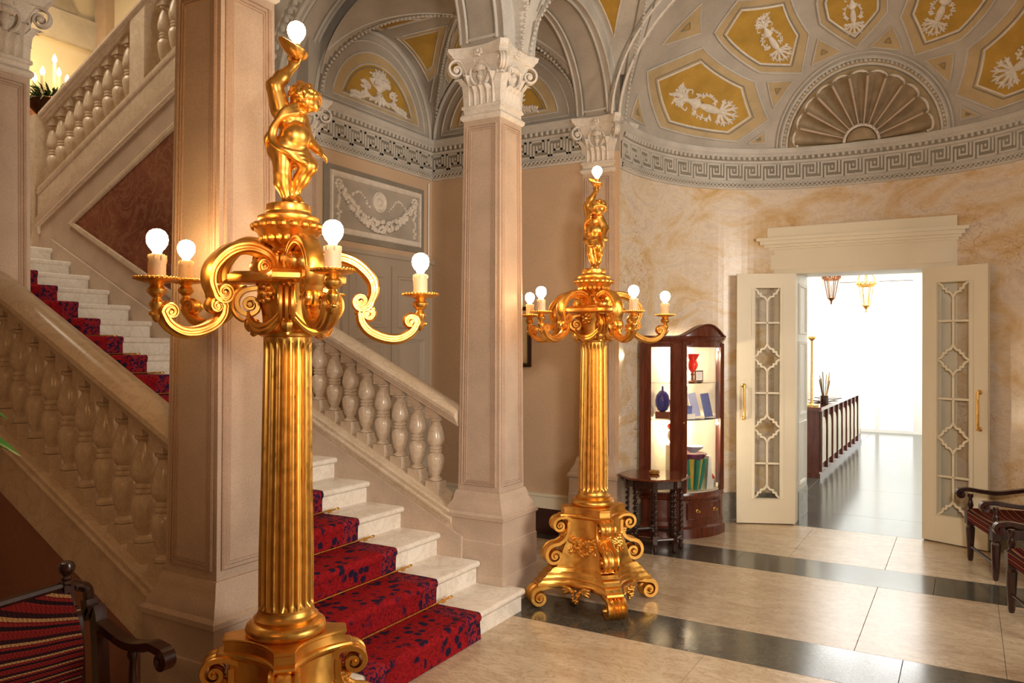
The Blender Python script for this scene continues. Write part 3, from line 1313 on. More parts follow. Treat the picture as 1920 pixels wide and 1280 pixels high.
def flowers(g, x, y, rx, ry, n, rnd, s):
    for i in range(n):
        a, r = rnd.uniform(0, 2*PI), math.sqrt(rnd.random())
        px, py = x+rx*r*math.cos(a), y+ry*r*math.sin(a)
        g.ball((px, py, s*.3), (s*rnd.uniform(.6, 1.1), s*rnd.uniform(.6, 1.1), s*.8), 6, 4)
        if rnd.random() < .6:
            lobe(g, px, py, a, s*2.4, s*.9, s*.55)


def torch(seed=0):
    """length 2 along u, leafy ends"""
    g = G()
    rnd = random.Random(seed)
    acanthus(g, .52, 0, 0, .46, 7, R(170))
    prof = [(.04, -.05), (.085, .0), (.05, .05), (.07, .09), (.10, .22), (.085, .42), (.05, .5), (.09, .54), (.05, .58)]
    m = Matrix.Rotation(PI/2, 4, 'Y')
    g.lathe([(r, z) for r, z in prof], 10, m)
    m = Matrix.Translation((-.42, 0, 0)) @ Matrix.Rotation(PI/2, 4, 'Y')
    g.lathe([(.03, 0), (.06, .05), (.04, .12), (.13, .30), (.15, .36), (.06, .40)], 10, m)
    acanthus(g, -.46, 0, PI, .34, 7, R(190))
    flowers(g, -.62, 0, .22, .20, 20, rnd, .055)
    for s in (-1, 1):
        pts = smooth_path([(-.2, s*.05, .01), (-.05, s*.20, .01), (.15, s*.26, .01), (.33, s*.20, .01), (.30, s*.12, .01)], 5)
        g.tube(pts, .016, 5)
        for i in range(9):
            p = pts[min(len(pts)-1, 2+i*2)]
            lobe(g, p[0], p[1], rnd.uniform(0, 6.28), .11, .055, .035)
            g.ball((p[0]+rnd.uniform(-.04, .04), p[1]+s*.04, .02), .03, 6, 4)
        pts = smooth_path([(-.38, s*.05, .01), (-.42, s*.2, .01), (-.30, s*.24, .01), (-.28, s*.16, .01)], 5)
        g.tube(pts, .018, 5)
    return g


def urn():
    g = G()
    rnd = random.Random(5)
    # footed basket with fruit, on two scrolling acanthus branches
    m = Matrix.Rotation(-PI/2, 4, 'X')
    m = Matrix(((1, 0, 0, 0), (0, 0, 1, 0), (0, -1, 0, 0), (0, 0, 0, 1)))
    g.lathe([(.05, -.1), (.13, -.07), (.06, -.02), (.10, .03), (.26, .12), (.33, .2), (.36, .24), (.30, .26)], 16, Matrix.Translation((0, 0, 0)) @ Matrix.Diagonal((1, 1, .45, 1)) @ m)
    for i in range(9):
        lobe(g, -.24+.06*i, .08, PI/2, .16, .05, .05, .10)
    flowers(g, 0, .36, .26, .10, 26, rnd, .06)
    acanthus(g, 0, .34, PI/2, .22, 5, R(140))
    for s in (-1, 1):
        pts = smooth_path([(s*.02, -.12, .02), (s*.22, -.24, .02), (s*.45, -.16, .02), (s*.50, .04, .02), (s*.36, .06, .02), (s*.36, -.05, .02)], 6)
        g.tube(pts, [.055-.03*i/len(pts) for i in range(len(pts))], 6)
        for i in range(3, len(pts), 3):
            lobe(g, pts[i][0], pts[i][1], math.atan2(pts[i][1], pts[i][0])+s*.4, .16, .08, .05)
        pts = smooth_path([(s*.45, -.2, .02), (s*.62, -.27, .02), (s*.80, -.28, .02), (s*.95, -.33, .02)], 5)
        g.tube(pts, .02, 5)
        for i in range(len(pts)):
            for q in (-1, 1):
                lobe(g, pts[i][0], pts[i][1], rnd.uniform(-.4, .4)+q*1.3+(0 if s > 0 else PI), .10, .05, .035)
        lobe(g, s*.05, -.15, -PI/2+s*.5, .22, .09, .06)
    lobe(g, 0, -.12, -PI/2, .26, .11, .08)
    return g


def place(g, fn, name, mt, parent):
    h = G()
    h.v = [tuple(fn(*p)) for p in g.v]
    h.f = g.f
    return h.obj(name, mt, parent, kind='stuff')


COF = {'A': [(79.5, 22.2), (57.8, 36.4), (33, 26.5), (27, 12.3), (36.3, 4.0), (65.5, 5.8)],
       'B': [(56, 42), (55, 54), (30, 58), (16.8, 43), (17.9, 29), (32, 30)],
       'C': [(13, 62), (15.5, 54), (12.9, 46), (0, 35.6), (-12.9, 46), (-15.5, 54), (-13, 62)]}
TOR = {'A': ((66, 20), (36, 13.5)), 'B': ((42, 52.5), (22.5, 33.5)), 'C': ((0, 60), (0, 39.5))}


def coffer(poly, axis, mirror, seed):
    sg = -1 if mirror else 1
    poly = [(sg*a, b) for a, b in poly]
    root = dome_patch(poly, .010, MT['tan'], 'coffer', ce, -.002)
    dome_line(poly, .010, .010, MT['grey_light'], root)
    inn = shrink(poly, .745)
    dome_line(shrink(poly, .80), .012, .006, MT['grey_dark'], root)
    dome_line(inn, .014, .010, MT['stucco'], root)
    dome_patch(shrink(poly, .735), .015, MT['ochre'], 'coffer_field', root)
    p0, p1 = Vector(dome(sg*axis[0][0], axis[0][1])), Vector(dome(sg*axis[1][0], axis[1][1]))
    a0, a1 = Vector((sg*axis[0][0], axis[0][1])), Vector((sg*axis[1][0], axis[1][1]))
    L = (p1-p0).length/2
    mid = (a0+a1)/2
    # local metric: degrees -> metres
    e = .5
    c0 = Vector(dome(mid.x, mid.y))
    du = (Vector(dome(mid.x+e, mid.y))-c0).length/e
    dv = (Vector(dome(mid.x, mid.y+e))-c0).length/e
    d = Vector(((a1.x-a0.x)*du, (a1.y-a0.y)*dv)).normalized()
    pr = Vector((-d.y, d.x))

    def fn(u, v, h):
        q = d*(u*L*1.02)+pr*(v*L*.9)
        return dome(mid.x+q.x/du, mid.y+q.y/dv, .016+max(h, -.02)*L*.7)
    place(torch(seed), fn, 'stucco_torch', MT['stucco'], root)


coffer(COF['A'], TOR['A'], False, 1)
coffer(COF['A'], TOR['A'], True, 2)
coffer(COF['B'], TOR['B'], False, 3)
coffer(COF['B'], TOR['B'], True, 4)
coffer(COF['C'], TOR['C'], False, 5)
for tri in ([(13.3, 40.7), (4.6, 35), (14.7, 31.5)], [(28.8, 26.6), (20.4, 26.5), (25.7, 16.8)], [(32.9, 3.1), (27.8, 7.9), (27.5, 3.3)], [(80, 13.7), (82, 4.9), (73, 4.5)], [(78.5, 31.6), (73, 48.7), (62, 40.7)]):
    for sg in (1, -1):
        p = [(sg*a, b) for a, b in tri]
        o = dome_patch(p, .009, MT['tan'], 'corner_panel', ce, -.002, 6)
        dome_line(p, .009, .007, MT['grey_light'], o)
        q = shrink(p, .22)
        dome_patch(q, .013, MT['ochre'], 'panel_field', o, None, 4)
        dome_line(q, .013, .005, MT['grey_dark'], o)

# shell lunette over the door, in frontal (x, z) coordinates wrapped on the dome
SX, SZ = -.855, 3.635


def fr(x, z, off=0.0):
    X, Z = SX+x, SZ+z
    sz_ = min(max((Z-AZ)/AH, 0), .999)
    k = math.sqrt(1-sz_*sz_)
    xx = abs(X-AX)/AA/k
    y = AB*k*max(1-xx**AN, 0)**(1/AN)
    return (X, AY+y-off, Z)


sh = G().grid(lambda u, v: fr(.70*v*math.cos(PI*u), .70*v*math.sin(PI*u), .012), 48, 12).obj('shell_lunette', MT['tan'], ce)
for rr, ra, mt in ((.715, .016, 'grey_light'), (.665, .011, 'stucco'), (.650, .007, 'grey_dark'), (.752, .009, 'grey_light')):
    G().tube([fr(rr*math.cos(a), rr*math.sin(a), .016) for a in lin(0, PI, 72)], ra, 6).obj('lunette_moulding', MT[mt], sh)
g = G()
for i in range(58):
    a = PI*(i+.5)/58
    p = fr(.69*math.cos(a), .69*math.sin(a), .022)
    g.ball(p, .0145 if i % 3 else .019, 6, 4)
g.obj('bead_row', MT['grey_light'], sh, kind='stuff')
NL = 11
MT['shell'] = speckled('shaded_shell_stucco', (.43, .325, .205), .22, .6, (9, 120), .1)  # brown with the shading of the hollow flutes painted in
for i in range(NL):
    a0, a1 = PI*i/NL, PI*(i+1)/NL
    am = (a0+a1)/2
    g = G()

    def fl(u, v):
        # u across the flute, v from hinge to rim; scalloped rim, hollow flute
        uu = (u-.5)*2
        rim = .545+.045*math.sqrt(max(0, 1-uu*uu))
        r = .13+(rim-.13)*v
        a = am+(a1-a0)/2*uu*.985
        hol = .12*(abs(uu)**2.2)*(0.35+.65*v)+.025
        if v > .93:
            hol += .03*(v-.93)/.07
        return fr(r*math.cos(a), r*math.sin(a), hol)
    g.grid(fl, 10, 14)
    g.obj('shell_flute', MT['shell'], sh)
    if i:
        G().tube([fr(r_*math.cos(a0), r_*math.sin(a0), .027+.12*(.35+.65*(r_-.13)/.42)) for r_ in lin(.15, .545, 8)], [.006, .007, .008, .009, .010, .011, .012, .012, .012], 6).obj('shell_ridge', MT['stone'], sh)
    rimp = []
    for k in range(11):
        uu = (k/10-.5)*2
        rr = .552+.048*math.sqrt(max(0, 1-uu*uu))
        a = am+(a1-a0)/2*uu
        rimp.append(fr(rr*math.cos(a), rr*math.sin(a), .11 if abs(uu) > .8 else .075))
    G().tube(rimp, .012, 6).obj('shell_rim', MT['stucco'], sh)
g = G()
g.grid(lambda u, v: fr(.135*math.sin(PI/2*v)*math.cos(PI*u), .135*math.sin(PI/2*v)*math.sin(PI*u), .03+.10*math.cos(PI/2*v)), 16, 8)
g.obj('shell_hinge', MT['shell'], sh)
G().tube([fr(.15*math.cos(a), .15*math.sin(a), .06) for a in lin(0, PI, 20)], .014, 6).obj('shell_rim', MT['stucco'], sh)

# ------------------------------------------------------------------ lunettes of the aisle and garland relief


def lunette(parent, P, hw_, seed):
    """P(u, v, h): u along wall from centre, v up from spring, h proud"""
    def half(r, z0, n=36):
        a0 = math.asin(min(z0/r, 1))
        return [(r*math.cos(a), r*math.sin(a)) for a in lin(a0, PI-a0, n)]
    for r, z0, h, mt in ((.70, .055, .006, 'grey'), (.60, .10, .012, 'tan'), (.50, .135, .016, 'ochre')):
        b = half(r, z0)
        cx_, cy_ = 0, r*.45
        G().loft([[P(cx_+(x-cx_)*s, cy_+(y-cy_)*s, h) for x, y in b] for s in (1, .6, .3, .02)], caps=False).obj('lunette_field', MT[mt], parent)
        G().tube([P(x, y, h) for x, y in b], .009, 6, ring=True).obj('lunette_moulding', MT['grey_light'], parent)
    G().tube([P(.47*math.cos(a), max(.47*math.sin(a), .155), .018) for a in lin(R(18), R(162), 36)], .006, 5, ring=True).obj('lunette_moulding', MT['grey_dark'], parent)
    G().tube([P(.785*math.cos(a), .785*math.sin(a), .010) for a in lin(R(1), R(179), 40)], .016, 6).obj('lunette_moulding', MT['grey_light'], parent)
    place(urn(), lambda u, v, h: P(u*.40, .27+v*.36, .02+max(h, 0)*.35), 'stucco_basket', MT['stucco'], parent)


lunette(wl, lambda u, v, h: (-4.6+h, BY-.06+u, 3.72+v), .78, 1)
lunette(wb, lambda u, v, h: (BX+u, 6.296-h, 3.72+v), .78, 2)

# garland relief on the left wall above the grey door
rl = thing('garland_relief', 'grey framed stucco relief of a fruit garland and rosette above the grey panelled door', 'relief', (-4.6, 5.455, 2.91))


def RP(u, v, h):
    return (h, u, v)


G().loft([[RP(u*a, v*b, h) for u, v in ((-1, -1), (1, -1), (1, 1), (-1, 1))] for a, b, h in ((.685, .31, 0), (.685, .31, .018))]).obj('outer_frame', MT['grey_dark'], rl)
G().sweep([RP(-.605, -.235, .018), RP(.605, -.235, .018), RP(.605, .235, .018), RP(-.605, .235, .018)], [(-.022, -.005), (-.018, .022), (0, .012), (.018, .02), (.022, -.005)], (1, 0, 0), ring=True).obj('inner_frame', MT['stucco'], rl)
G().loft([[RP(u*.60, v*.232, h) for u, v in ((-1, -1), (1, -1), (1, 1), (-1, 1))] for h in (0, .022)]).obj('ground_panel', MT['grey'], rl)
g = G()
rnd = random.Random(11)
for i in range(64):
    t_ = -1+2*i/63
    x = t_*.50
    y = .12-.26*(1-t_*t_)
    th = .018+.032*(1-abs(t_))
    for q in range(3):
        a = rnd.uniform(0, 6.28)
        g.ball((.022+.012*rnd.random()+.01, x+th*math.cos(a), y+th*math.sin(a)), rnd.uniform(.014, .026), 6, 4)
for s in (-1, 1):
    for i in range(16):
        g.ball((.028, s*(.52+rnd.uniform(-.02, .02)), .12-.02*i), rnd.uniform(.012, .022), 6, 4)
    for i in range(14):
        g.ball((.028, s*(.14+.025*i*.8+rnd.uniform(-.01, .01)), .02+.10*math.sin(i/13*PI)+.02*i/13), rnd.uniform(.010, .018), 6, 4)
    for i in range(8):
        a = 2*PI*i/8
        g.ball((.026, s*.52+.035*math.cos(a), .155+.035*math.sin(a)), .017, 6, 4)
    g.ball((.03, s*.52, .155), .018, 6, 4)
g.obj('fruit_garland', MT['stucco'], rl, kind='stuff')
mx = Matrix.Translation((.02, 0, .08)) @ Matrix.Rotation(PI/2, 4, 'Y')
g = G().lathe([(.095, 0), (.095, .02), (.083, .028), (.072, .018), (.065, .01), (.04, .012), (.03, .03), (.012, .035), (.002, .04)], 22, mx)
g.obj('rosette', MT['stucco'], rl)

# ------------------------------------------------------------------ staircase
SLOPE = RISE/RUN


def nose(x):
    return .4395+(-3.068-x)*SLOPE


NS = 18
Y0, Y1 = 2.555, 4.325
st = thing('staircase', 'broad white marble stair rising between the two beige pillars', 'stairs')
for k in range(1, NS+1):
    x, z = XN(k), RISE*k
    xb = XN(k+1) if k < NS else -10.1
    ya_, yb_ = Y0, Y1
    # riser block
    G().box(xb-.02, x-.028, ya_, yb_, max(0, z-RISE-.0), z-.036).obj('riser', MT['step'], st)
    g = G()
    pr = [(x-.03, z-.046), (x-.012, z-.042), (x-.008, z-.036), (x-.004, z-.034), (x, z-.026), (x+.001, z-.016), (x-.003, z-.006), (x-.012, z), (xb-.028, z), (xb-.028, z-.036), (x-.03, z-.036)]
    g.prism(pr, ya_, yb_, 'y')
    g.obj('tread', MT['step'], st, sharp=50)
    if k == 1:      # the first step runs on in front of both pillar plinths
        for a_, b_ in ((2.50, Y0), (Y1, 4.38)):
            G().box(-2.585, x-.028, a_, b_, 0, z-.036).obj('riser', MT['step'], st)
            pr2 = pr[:8]+[(-2.585, z), (-2.585, z-.036), (x-.03, z-.036)]
            G().prism(pr2, a_, b_, 'y').obj('tread', MT['step'], st, sharp=50)
# side skirting against both strings
for (y0_, y1_) in ((Y1-.014, Y1+.01), (Y0-.01, Y0+.014)):
    P = [(-2.9, nose(-2.9)-.16), (-2.9, nose(-2.9)+.075), (-7.75, nose(-7.75)+.075), (-7.75, nose(-7.75)-.16)]
    G().prism(P, y0_, y1_, 'y').obj('skirting', MT['stone'], st)

# carpet runner: follows every tread and riser
YC = 3.335
prof = []
xe, ze = XN(1)+.016, 0.004
prof.append((xe, ze))
for k in range(1, NS+1):
    x, z = XN(k), RISE*k
    xf = x+.012
    prof += [(xf-.004, z-.045), (xf+.006, z-.030), (xf+.007, z-.012), (xf-.002, z+.006), (xf-.016, z+.010)]
    xb = XN(k+1) if k < NS else -9.6
    prof += [((x+xb)/2, z+.0085), (xb+.004, z+.008)]
g = G()
n = len(prof)
ysq = [-.5, -.496, -.30, -.1, .1, .30, .496, .5]
vs = []
for i, (x, z) in enumerate(prof):
    dx, dz = prof[min(i+1, n-1)][0]-prof[max(i-1, 0)][0], prof[min(i+1, n-1)][1]-prof[max(i-1, 0)][1]
    l = math.hypot(dx, dz)
    nx, nz = -dz/l, dx/l
    if nz < 0 and nx < 0:
        nx, nz = -nx, -nz
    for y in ysq:
        o = -.007 if abs(y) == .5 else 0
        vs.append((x+(o if nz < .7 else 0), y, z+(o if nz >= .7 else 0)))
m_ = len(ysq)
g.add(vs, [(i*m_+j, i*m_+j+1, (i+1)*m_+j+1, (i+1)*m_+j) for i in range(n-1) for j in range(m_-1)])
ro_ = g.obj('carpet_runner', MT['carpet'], None, (0, YC, 0), sharp=60)
ro_['label'] = 'red oriental-patterned carpet runner laid up the middle of the white marble stair'
ro_['category'] = 'carpet'

# brass stair rods
ORD = ['first', 'second', 'third', 'fourth', 'fifth', 'sixth', 'seventh', 'eighth', 'ninth', 'tenth', 'eleventh', 'twelfth', 'thirteenth', 'fourteenth', 'fifteenth', 'sixteenth', 'seventeenth', 'eighteenth']
rod0 = None
for k in range(1, 18):
    x, z = XN(k+1)+.010+.012, RISE*k+.016
    lab = 'thin brass stair rod holding the red runner on the %s step up from the floor' % ORD[k-1]
    if rod0 is None:
        rod0 = thing('stair_rod', lab, 'stair rod', (x, YC, z), 0, 'brass rods across the red runner')
        G().tube([(0, -.60, 0), (0, .60, 0)], .0062, 8).obj('rod', MT['brass'], rod0)
        e = G().lathe([(.002, -.022), (.008, -.014), (.0095, 0), (.006, .008), (.009, .014), (.003, .022)], 10, Matrix.Rotation(PI/2, 4, 'X')).obj('finial', MT['brass'], rod0, (0, .62, 0))
        inst(e, rod0, (0, -.62, 0))
        b = G().box(-.012, .004, -.012, .012, -.012, .010).obj('bracket', MT['brass'], rod0, (0, .555, -.003))
        inst(b, rod0, (0, -.555, -.003))
    else:
        c = copy_tree(rod0)
        c.location = (x, YC, z)
        c['label'] = lab

# ------------------------------------------------------------------ balustrades
BH = .56


def baluster_mesh(h):
    g = G()
    q = .052
    pr = [(.030, 0), (.046, .004), (.046, .020), (.034, .028), (.030, .038), (.033, .05), (.044, .075), (.053, .12), (.061, .165), (.062, .19), (.056, .218), (.043, .236), (.039, .242), (.046, .250), (.046, .262), (.039, .270)]
    s = (h-.11)/.54
    body = [(r, .055+z*s) for r, z in pr]+[(r, .055+(.54-z)*s) for r, z in reversed(pr)]
    g.lathe(body, 20)
    g.box(-q, q, -q, q, -.06, .056)
    g.box(-q, q, -q, q, h-.056, h+.06)
    return g.mesh('baluster', MT['rail'], 30)


def balustrade(name, label, x0, x1, yc, base_off, rail_bot, xs, slope, zref, hw_=.135, extra=None, rail_h=.10, rail_w=None):
    """x0 lower end, x1 upper end; zref(x) nosing line"""
    t = thing(name, label, 'balustrade', (0, yc, 0))
    zr = zref

    def sl(sec, nm, mt, xa, xb, sharp=28):
        g = G()
        g.loft([[(x, y, zr(x)+z) for y, z in sec] for x in (xa, xb)])
        return g.obj(nm, mt, t, sharp=sharp)
    rb = rail_bot
    h = rail_h
    w_ = rail_w or hw_
    sec = [(-w_*.62, rb), (-w_*.70, rb+.022), (-w_*.80, rb+.03), (-w_*.88, rb+.05), (-w_*1.0, rb+.058), (-w_*1.0, rb+.085), (-w_*.80, rb+h+.005), (-w_*.4, rb+h+.025), (0, rb+h+.03)]
    sec = sec+[(-y, z) for y, z in reversed(sec[:-1])]
    sl(sec, 'handrail', MT['rail'], x0, x1)
    b0 = base_off
    w_ = hw_
    sec = [(-w_*.95, b0-.30), (-w_*.95, b0-.08), (-w_*1.05, b0-.07), (-w_*1.08, b0-.05), (-w_*1.0, b0-.035), (-w_*1.0, b0-.01), (-w_*.9, b0)]
    sec = sec+[(-y, z) for y, z in reversed(sec)]
    sl(sec, 'base_string', MT['rail'] if extra is None else MT['stone'], x0, x1)
    hb = rail_bot-base_off
    me = baluster_mesh(hb-.02)
    for x in xs:
        o = bpy.data.objects.new('baluster', me)
        C.objects.link(o)
        o.parent = t
        o.location = (x, 0, zr(x)+b0+.01)
    return t


near = balustrade('balustrade', 'sloping marble balustrade nearest the striped settee, rising behind the front pillar', -3.0, -7.7, 2.285, .165, .795, [-3.16-.15*i for i in range(30)], SLOPE, nose, .10)
far = balustrade('balustrade', 'sloping marble balustrade on the far side of the red-carpeted stair', -2.99, -4.86, 4.46, .185, .755, [-3.215-.158*i for i in range(11)], SLOPE, nose, .135, None, .09, .105)
# closed wall under the near string
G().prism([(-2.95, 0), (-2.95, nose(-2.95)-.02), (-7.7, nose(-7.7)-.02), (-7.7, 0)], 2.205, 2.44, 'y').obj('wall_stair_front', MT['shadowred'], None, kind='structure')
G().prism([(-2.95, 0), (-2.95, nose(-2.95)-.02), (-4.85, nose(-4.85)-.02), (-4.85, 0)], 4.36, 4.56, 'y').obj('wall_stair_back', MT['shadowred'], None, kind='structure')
for f in near.children:
    if f.name.startswith('base_string'):
        pass

# spine wall under the second flight, with red marble triangle
sp = struct('wall_spine')


def n2(x):
    return 3.05+(x+7.9)*.478


G().prism([(-10.1, 0), (-4.86, 0), (-4.86, n2(-4.86)), (-8.1, n2(-8.1)), (-8.1, 2.64), (-10.1, 2.64)], 4.34, 4.56, 'y').obj('plaster_face', MT['stone'], sp)
tri = [(-7.42, 2.86), (-4.9, 1.64), (-4.9, 4.06)]
G().prism(tri, 4.326, 4.36, 'y').obj('red_marble_panel', MT['redmarble'], sp)
G().sweep([(x, 4.328, z) for x, z in tri], [(-.03, -.01), (-.03, .012), (-.012, .022), (.012, .018), (.03, .008), (.03, -.01)], (0, -1, 0), ring=True).obj('panel_frame', MT['rail'], sp)
G().tube([(-8.02, 4.33, n2(-8.02)-.12), (-4.9, 4.33, n2(-4.9)-.12)], .022, 8).obj('string_moulding', MT['rail'], sp)
G().tube([(-7.98, 4.33, 2.80), (-7.98, 4.33, n2(-7.98)-.12)], .018, 8).obj('string_moulding', MT['rail'], sp)

up2 = balustrade('balustrade', 'upper marble balustrade of the return flight, climbing towards the front pillar', -8.05, -4.9, 4.47, .30, .96, [-7.99+.155*i for i in range(9)]+[-6.24+.155*i for i in range(8)], .478, n2, .125, rail_h=.10)
G().loft([[(x, y, n2(x)+z) for y, z in ((-.1, .28), (.1, .28), (.1, .98), (-.1, .98))] for x in (-6.60, -6.39)]).obj('pier', MT['rail'], up2)
G().loft([[(x, y, z) for y, z in ((-.12, 2.7), (.12, 2.7), (.12, 4.02), (-.12, 4.02))] for x in (-8.28, -8.10)]).obj('newel_post', MT['rail'], up2)
for yy in (-.124, .124):
    pass
G().box(-8.22, -8.16, -.135, .135, 2.8, 3.95).obj('newel_panel', MT['rail'], up2)
# upper flight steps behind the balustrade and the landing
G().prism([(-8.1, 2.64), (-8.1, n2(-8.1)), (-4.86, n2(-4.86)), (-4.86, n2(-4.86)-.4)], 4.60, 6.25, 'y').obj('stair_slope', MT['step'], None, label='upper return flight of the stair behind the upper balustrade', category='stairs')

# ================================================================== GILDED CANDELABRA


def surface_nets(F, org, h):
    ins = F < 0
    nx, ny, nz = F.shape
    c = [ins[i:nx-1+i, j:ny-1+j, k:nz-1+k] for i in (0, 1) for j in (0, 1) for k in (0, 1)]
    cnt = sum(x.astype(np.int8) for x in c)
    act = (cnt > 0) & (cnt < 8)
    I = np.argwhere(act)
    idx = -np.ones(act.shape, int)
    idx[act] = np.arange(len(I))
    acc = np.zeros((len(I), 3))
    num = np.zeros(len(I))
    cor = [(i, j, k) for i in (0, 1) for j in (0, 1) for k in (0, 1)]
    for a in range(8):
        for b in range(a+1, 8):
            d = [cor[b][q]-cor[a][q] for q in range(3)]
            if sum(abs(x) for x in d) != 1:
                continue
            fa = F[I[:, 0]+cor[a][0], I[:, 1]+cor[a][1], I[:, 2]+cor[a][2]]
            fb = F[I[:, 0]+cor[b][0], I[:, 1]+cor[b][1], I[:, 2]+cor[b][2]]
            m = (fa < 0) != (fb < 0)
            t = np.where(m, fa/np.where(m, fa-fb, 1), 0)
            p = np.array(cor[a])[None, :]+t[:, None]*np.array(d)[None, :]
            acc += p*m[:, None]
            num += m
    V = np.array(org)+(I+acc/num[:, None])*h
    faces = []
    for ax in range(3):
        sl0 = [slice(None)]*3
        sl1 = [slice(None)]*3
        sl0[ax] = slice(0, -1)
        sl1[ax] = slice(1, None)
        m = ins[tuple(sl0)] != ins[tuple(sl1)]
        e = np.argwhere(m)
        o1, o2 = [q for q in range(3) if q != ax]
        e = e[(e[:, o1] > 0) & (e[:, o2] > 0) & (e[:, o1] < F.shape[o1]-1) & (e[:, o2] < F.shape[o2]-1)]
        q = []
        for d1, d2 in ((-1, -1), (0, -1), (0, 0), (-1, 0)):
            r = e.copy()
            r[:, o1] += d1
            r[:, o2] += d2
            q.append(idx[r[:, 0], r[:, 1], r[:, 2]])
        faces.append(np.stack(q, 1))
    return V, np.concatenate(faces)


def sdf_mesh(name, prims, lo, hi, h, k, mt):
    """prims: ('s', a, b, ra, rb) round segments, ('e', c, (rx,ry,rz)) ellipsoids; last item optional blend"""
    ax = [np.arange(lo[i], hi[i]+h, h) for i in range(3)]
    X, Y, Z = np.meshgrid(*ax, indexing='ij')
    F = np.full(X.shape, 9.0)
    for p in prims:
        kk = k
        if p[0] == 's':
            a, b = np.array(p[1]), np.array(p[2])
            d = b-a
            L = max(d @ d, 1e-12)
            t = np.clip(((X-a[0])*d[0]+(Y-a[1])*d[1]+(Z-a[2])*d[2])/L, 0, 1)
            D = np.sqrt((X-a[0]-t*d[0])**2+(Y-a[1]-t*d[1])**2+(Z-a[2]-t*d[2])**2)-(p[3]+(p[4]-p[3])*t)
            if len(p) > 5:
                kk = p[5]
        else:
            c, r = p[1], p[2]
            q = np.sqrt(((X-c[0])/r[0])**2+((Y-c[1])/r[1])**2+((Z-c[2])/r[2])**2)
            D = (q-1)*min(r)
            if len(p) > 3:
                kk = p[3]
        hh = np.clip(.5+.5*(F-D)/kk, 0, 1)
        F = F*(1-hh)+D*hh-kk*hh*(1-hh)
    V, Q = surface_nets(F, lo, h)
    me = bpy.data.meshes.new(name)
    me.from_pydata([tuple(v) for v in V], [], [tuple(int(i) for i in f) for f in Q])
    me.validate()
    bm = bmesh.new()
    bm.from_mesh(me)
    bmesh.ops.recalc_face_normals(bm, faces=bm.faces)
    bm.to_mesh(me)
    bm.free()
    me.polygons.foreach_set('use_smooth', [True]*len(me.polygons))
    me.materials.append(mt)
    return me


def add_obj(name, me, parent=None, loc=None, rz=None, **kw):
    o = bpy.data.objects.new(name, me)
    C.objects.link(o)
    if parent:
        o.parent = parent
    if loc:
        o.location = loc
    if rz is not None:
        o.rotation_euler = (0, 0, rz)
    for k_, v in kw.items():
        o[k_] = v
    return o


GO = MT['gold']
lamp = thing('candelabrum', 'x', 'candelabrum')
# --- pedestal


def csq_loft(prof, ch, sag, n=8):
    return G().loft([[(x, y, z) for x, y in concave_sq(rd, ch*c_, sag*rd/.4, n)] for rd, z, c_ in prof])


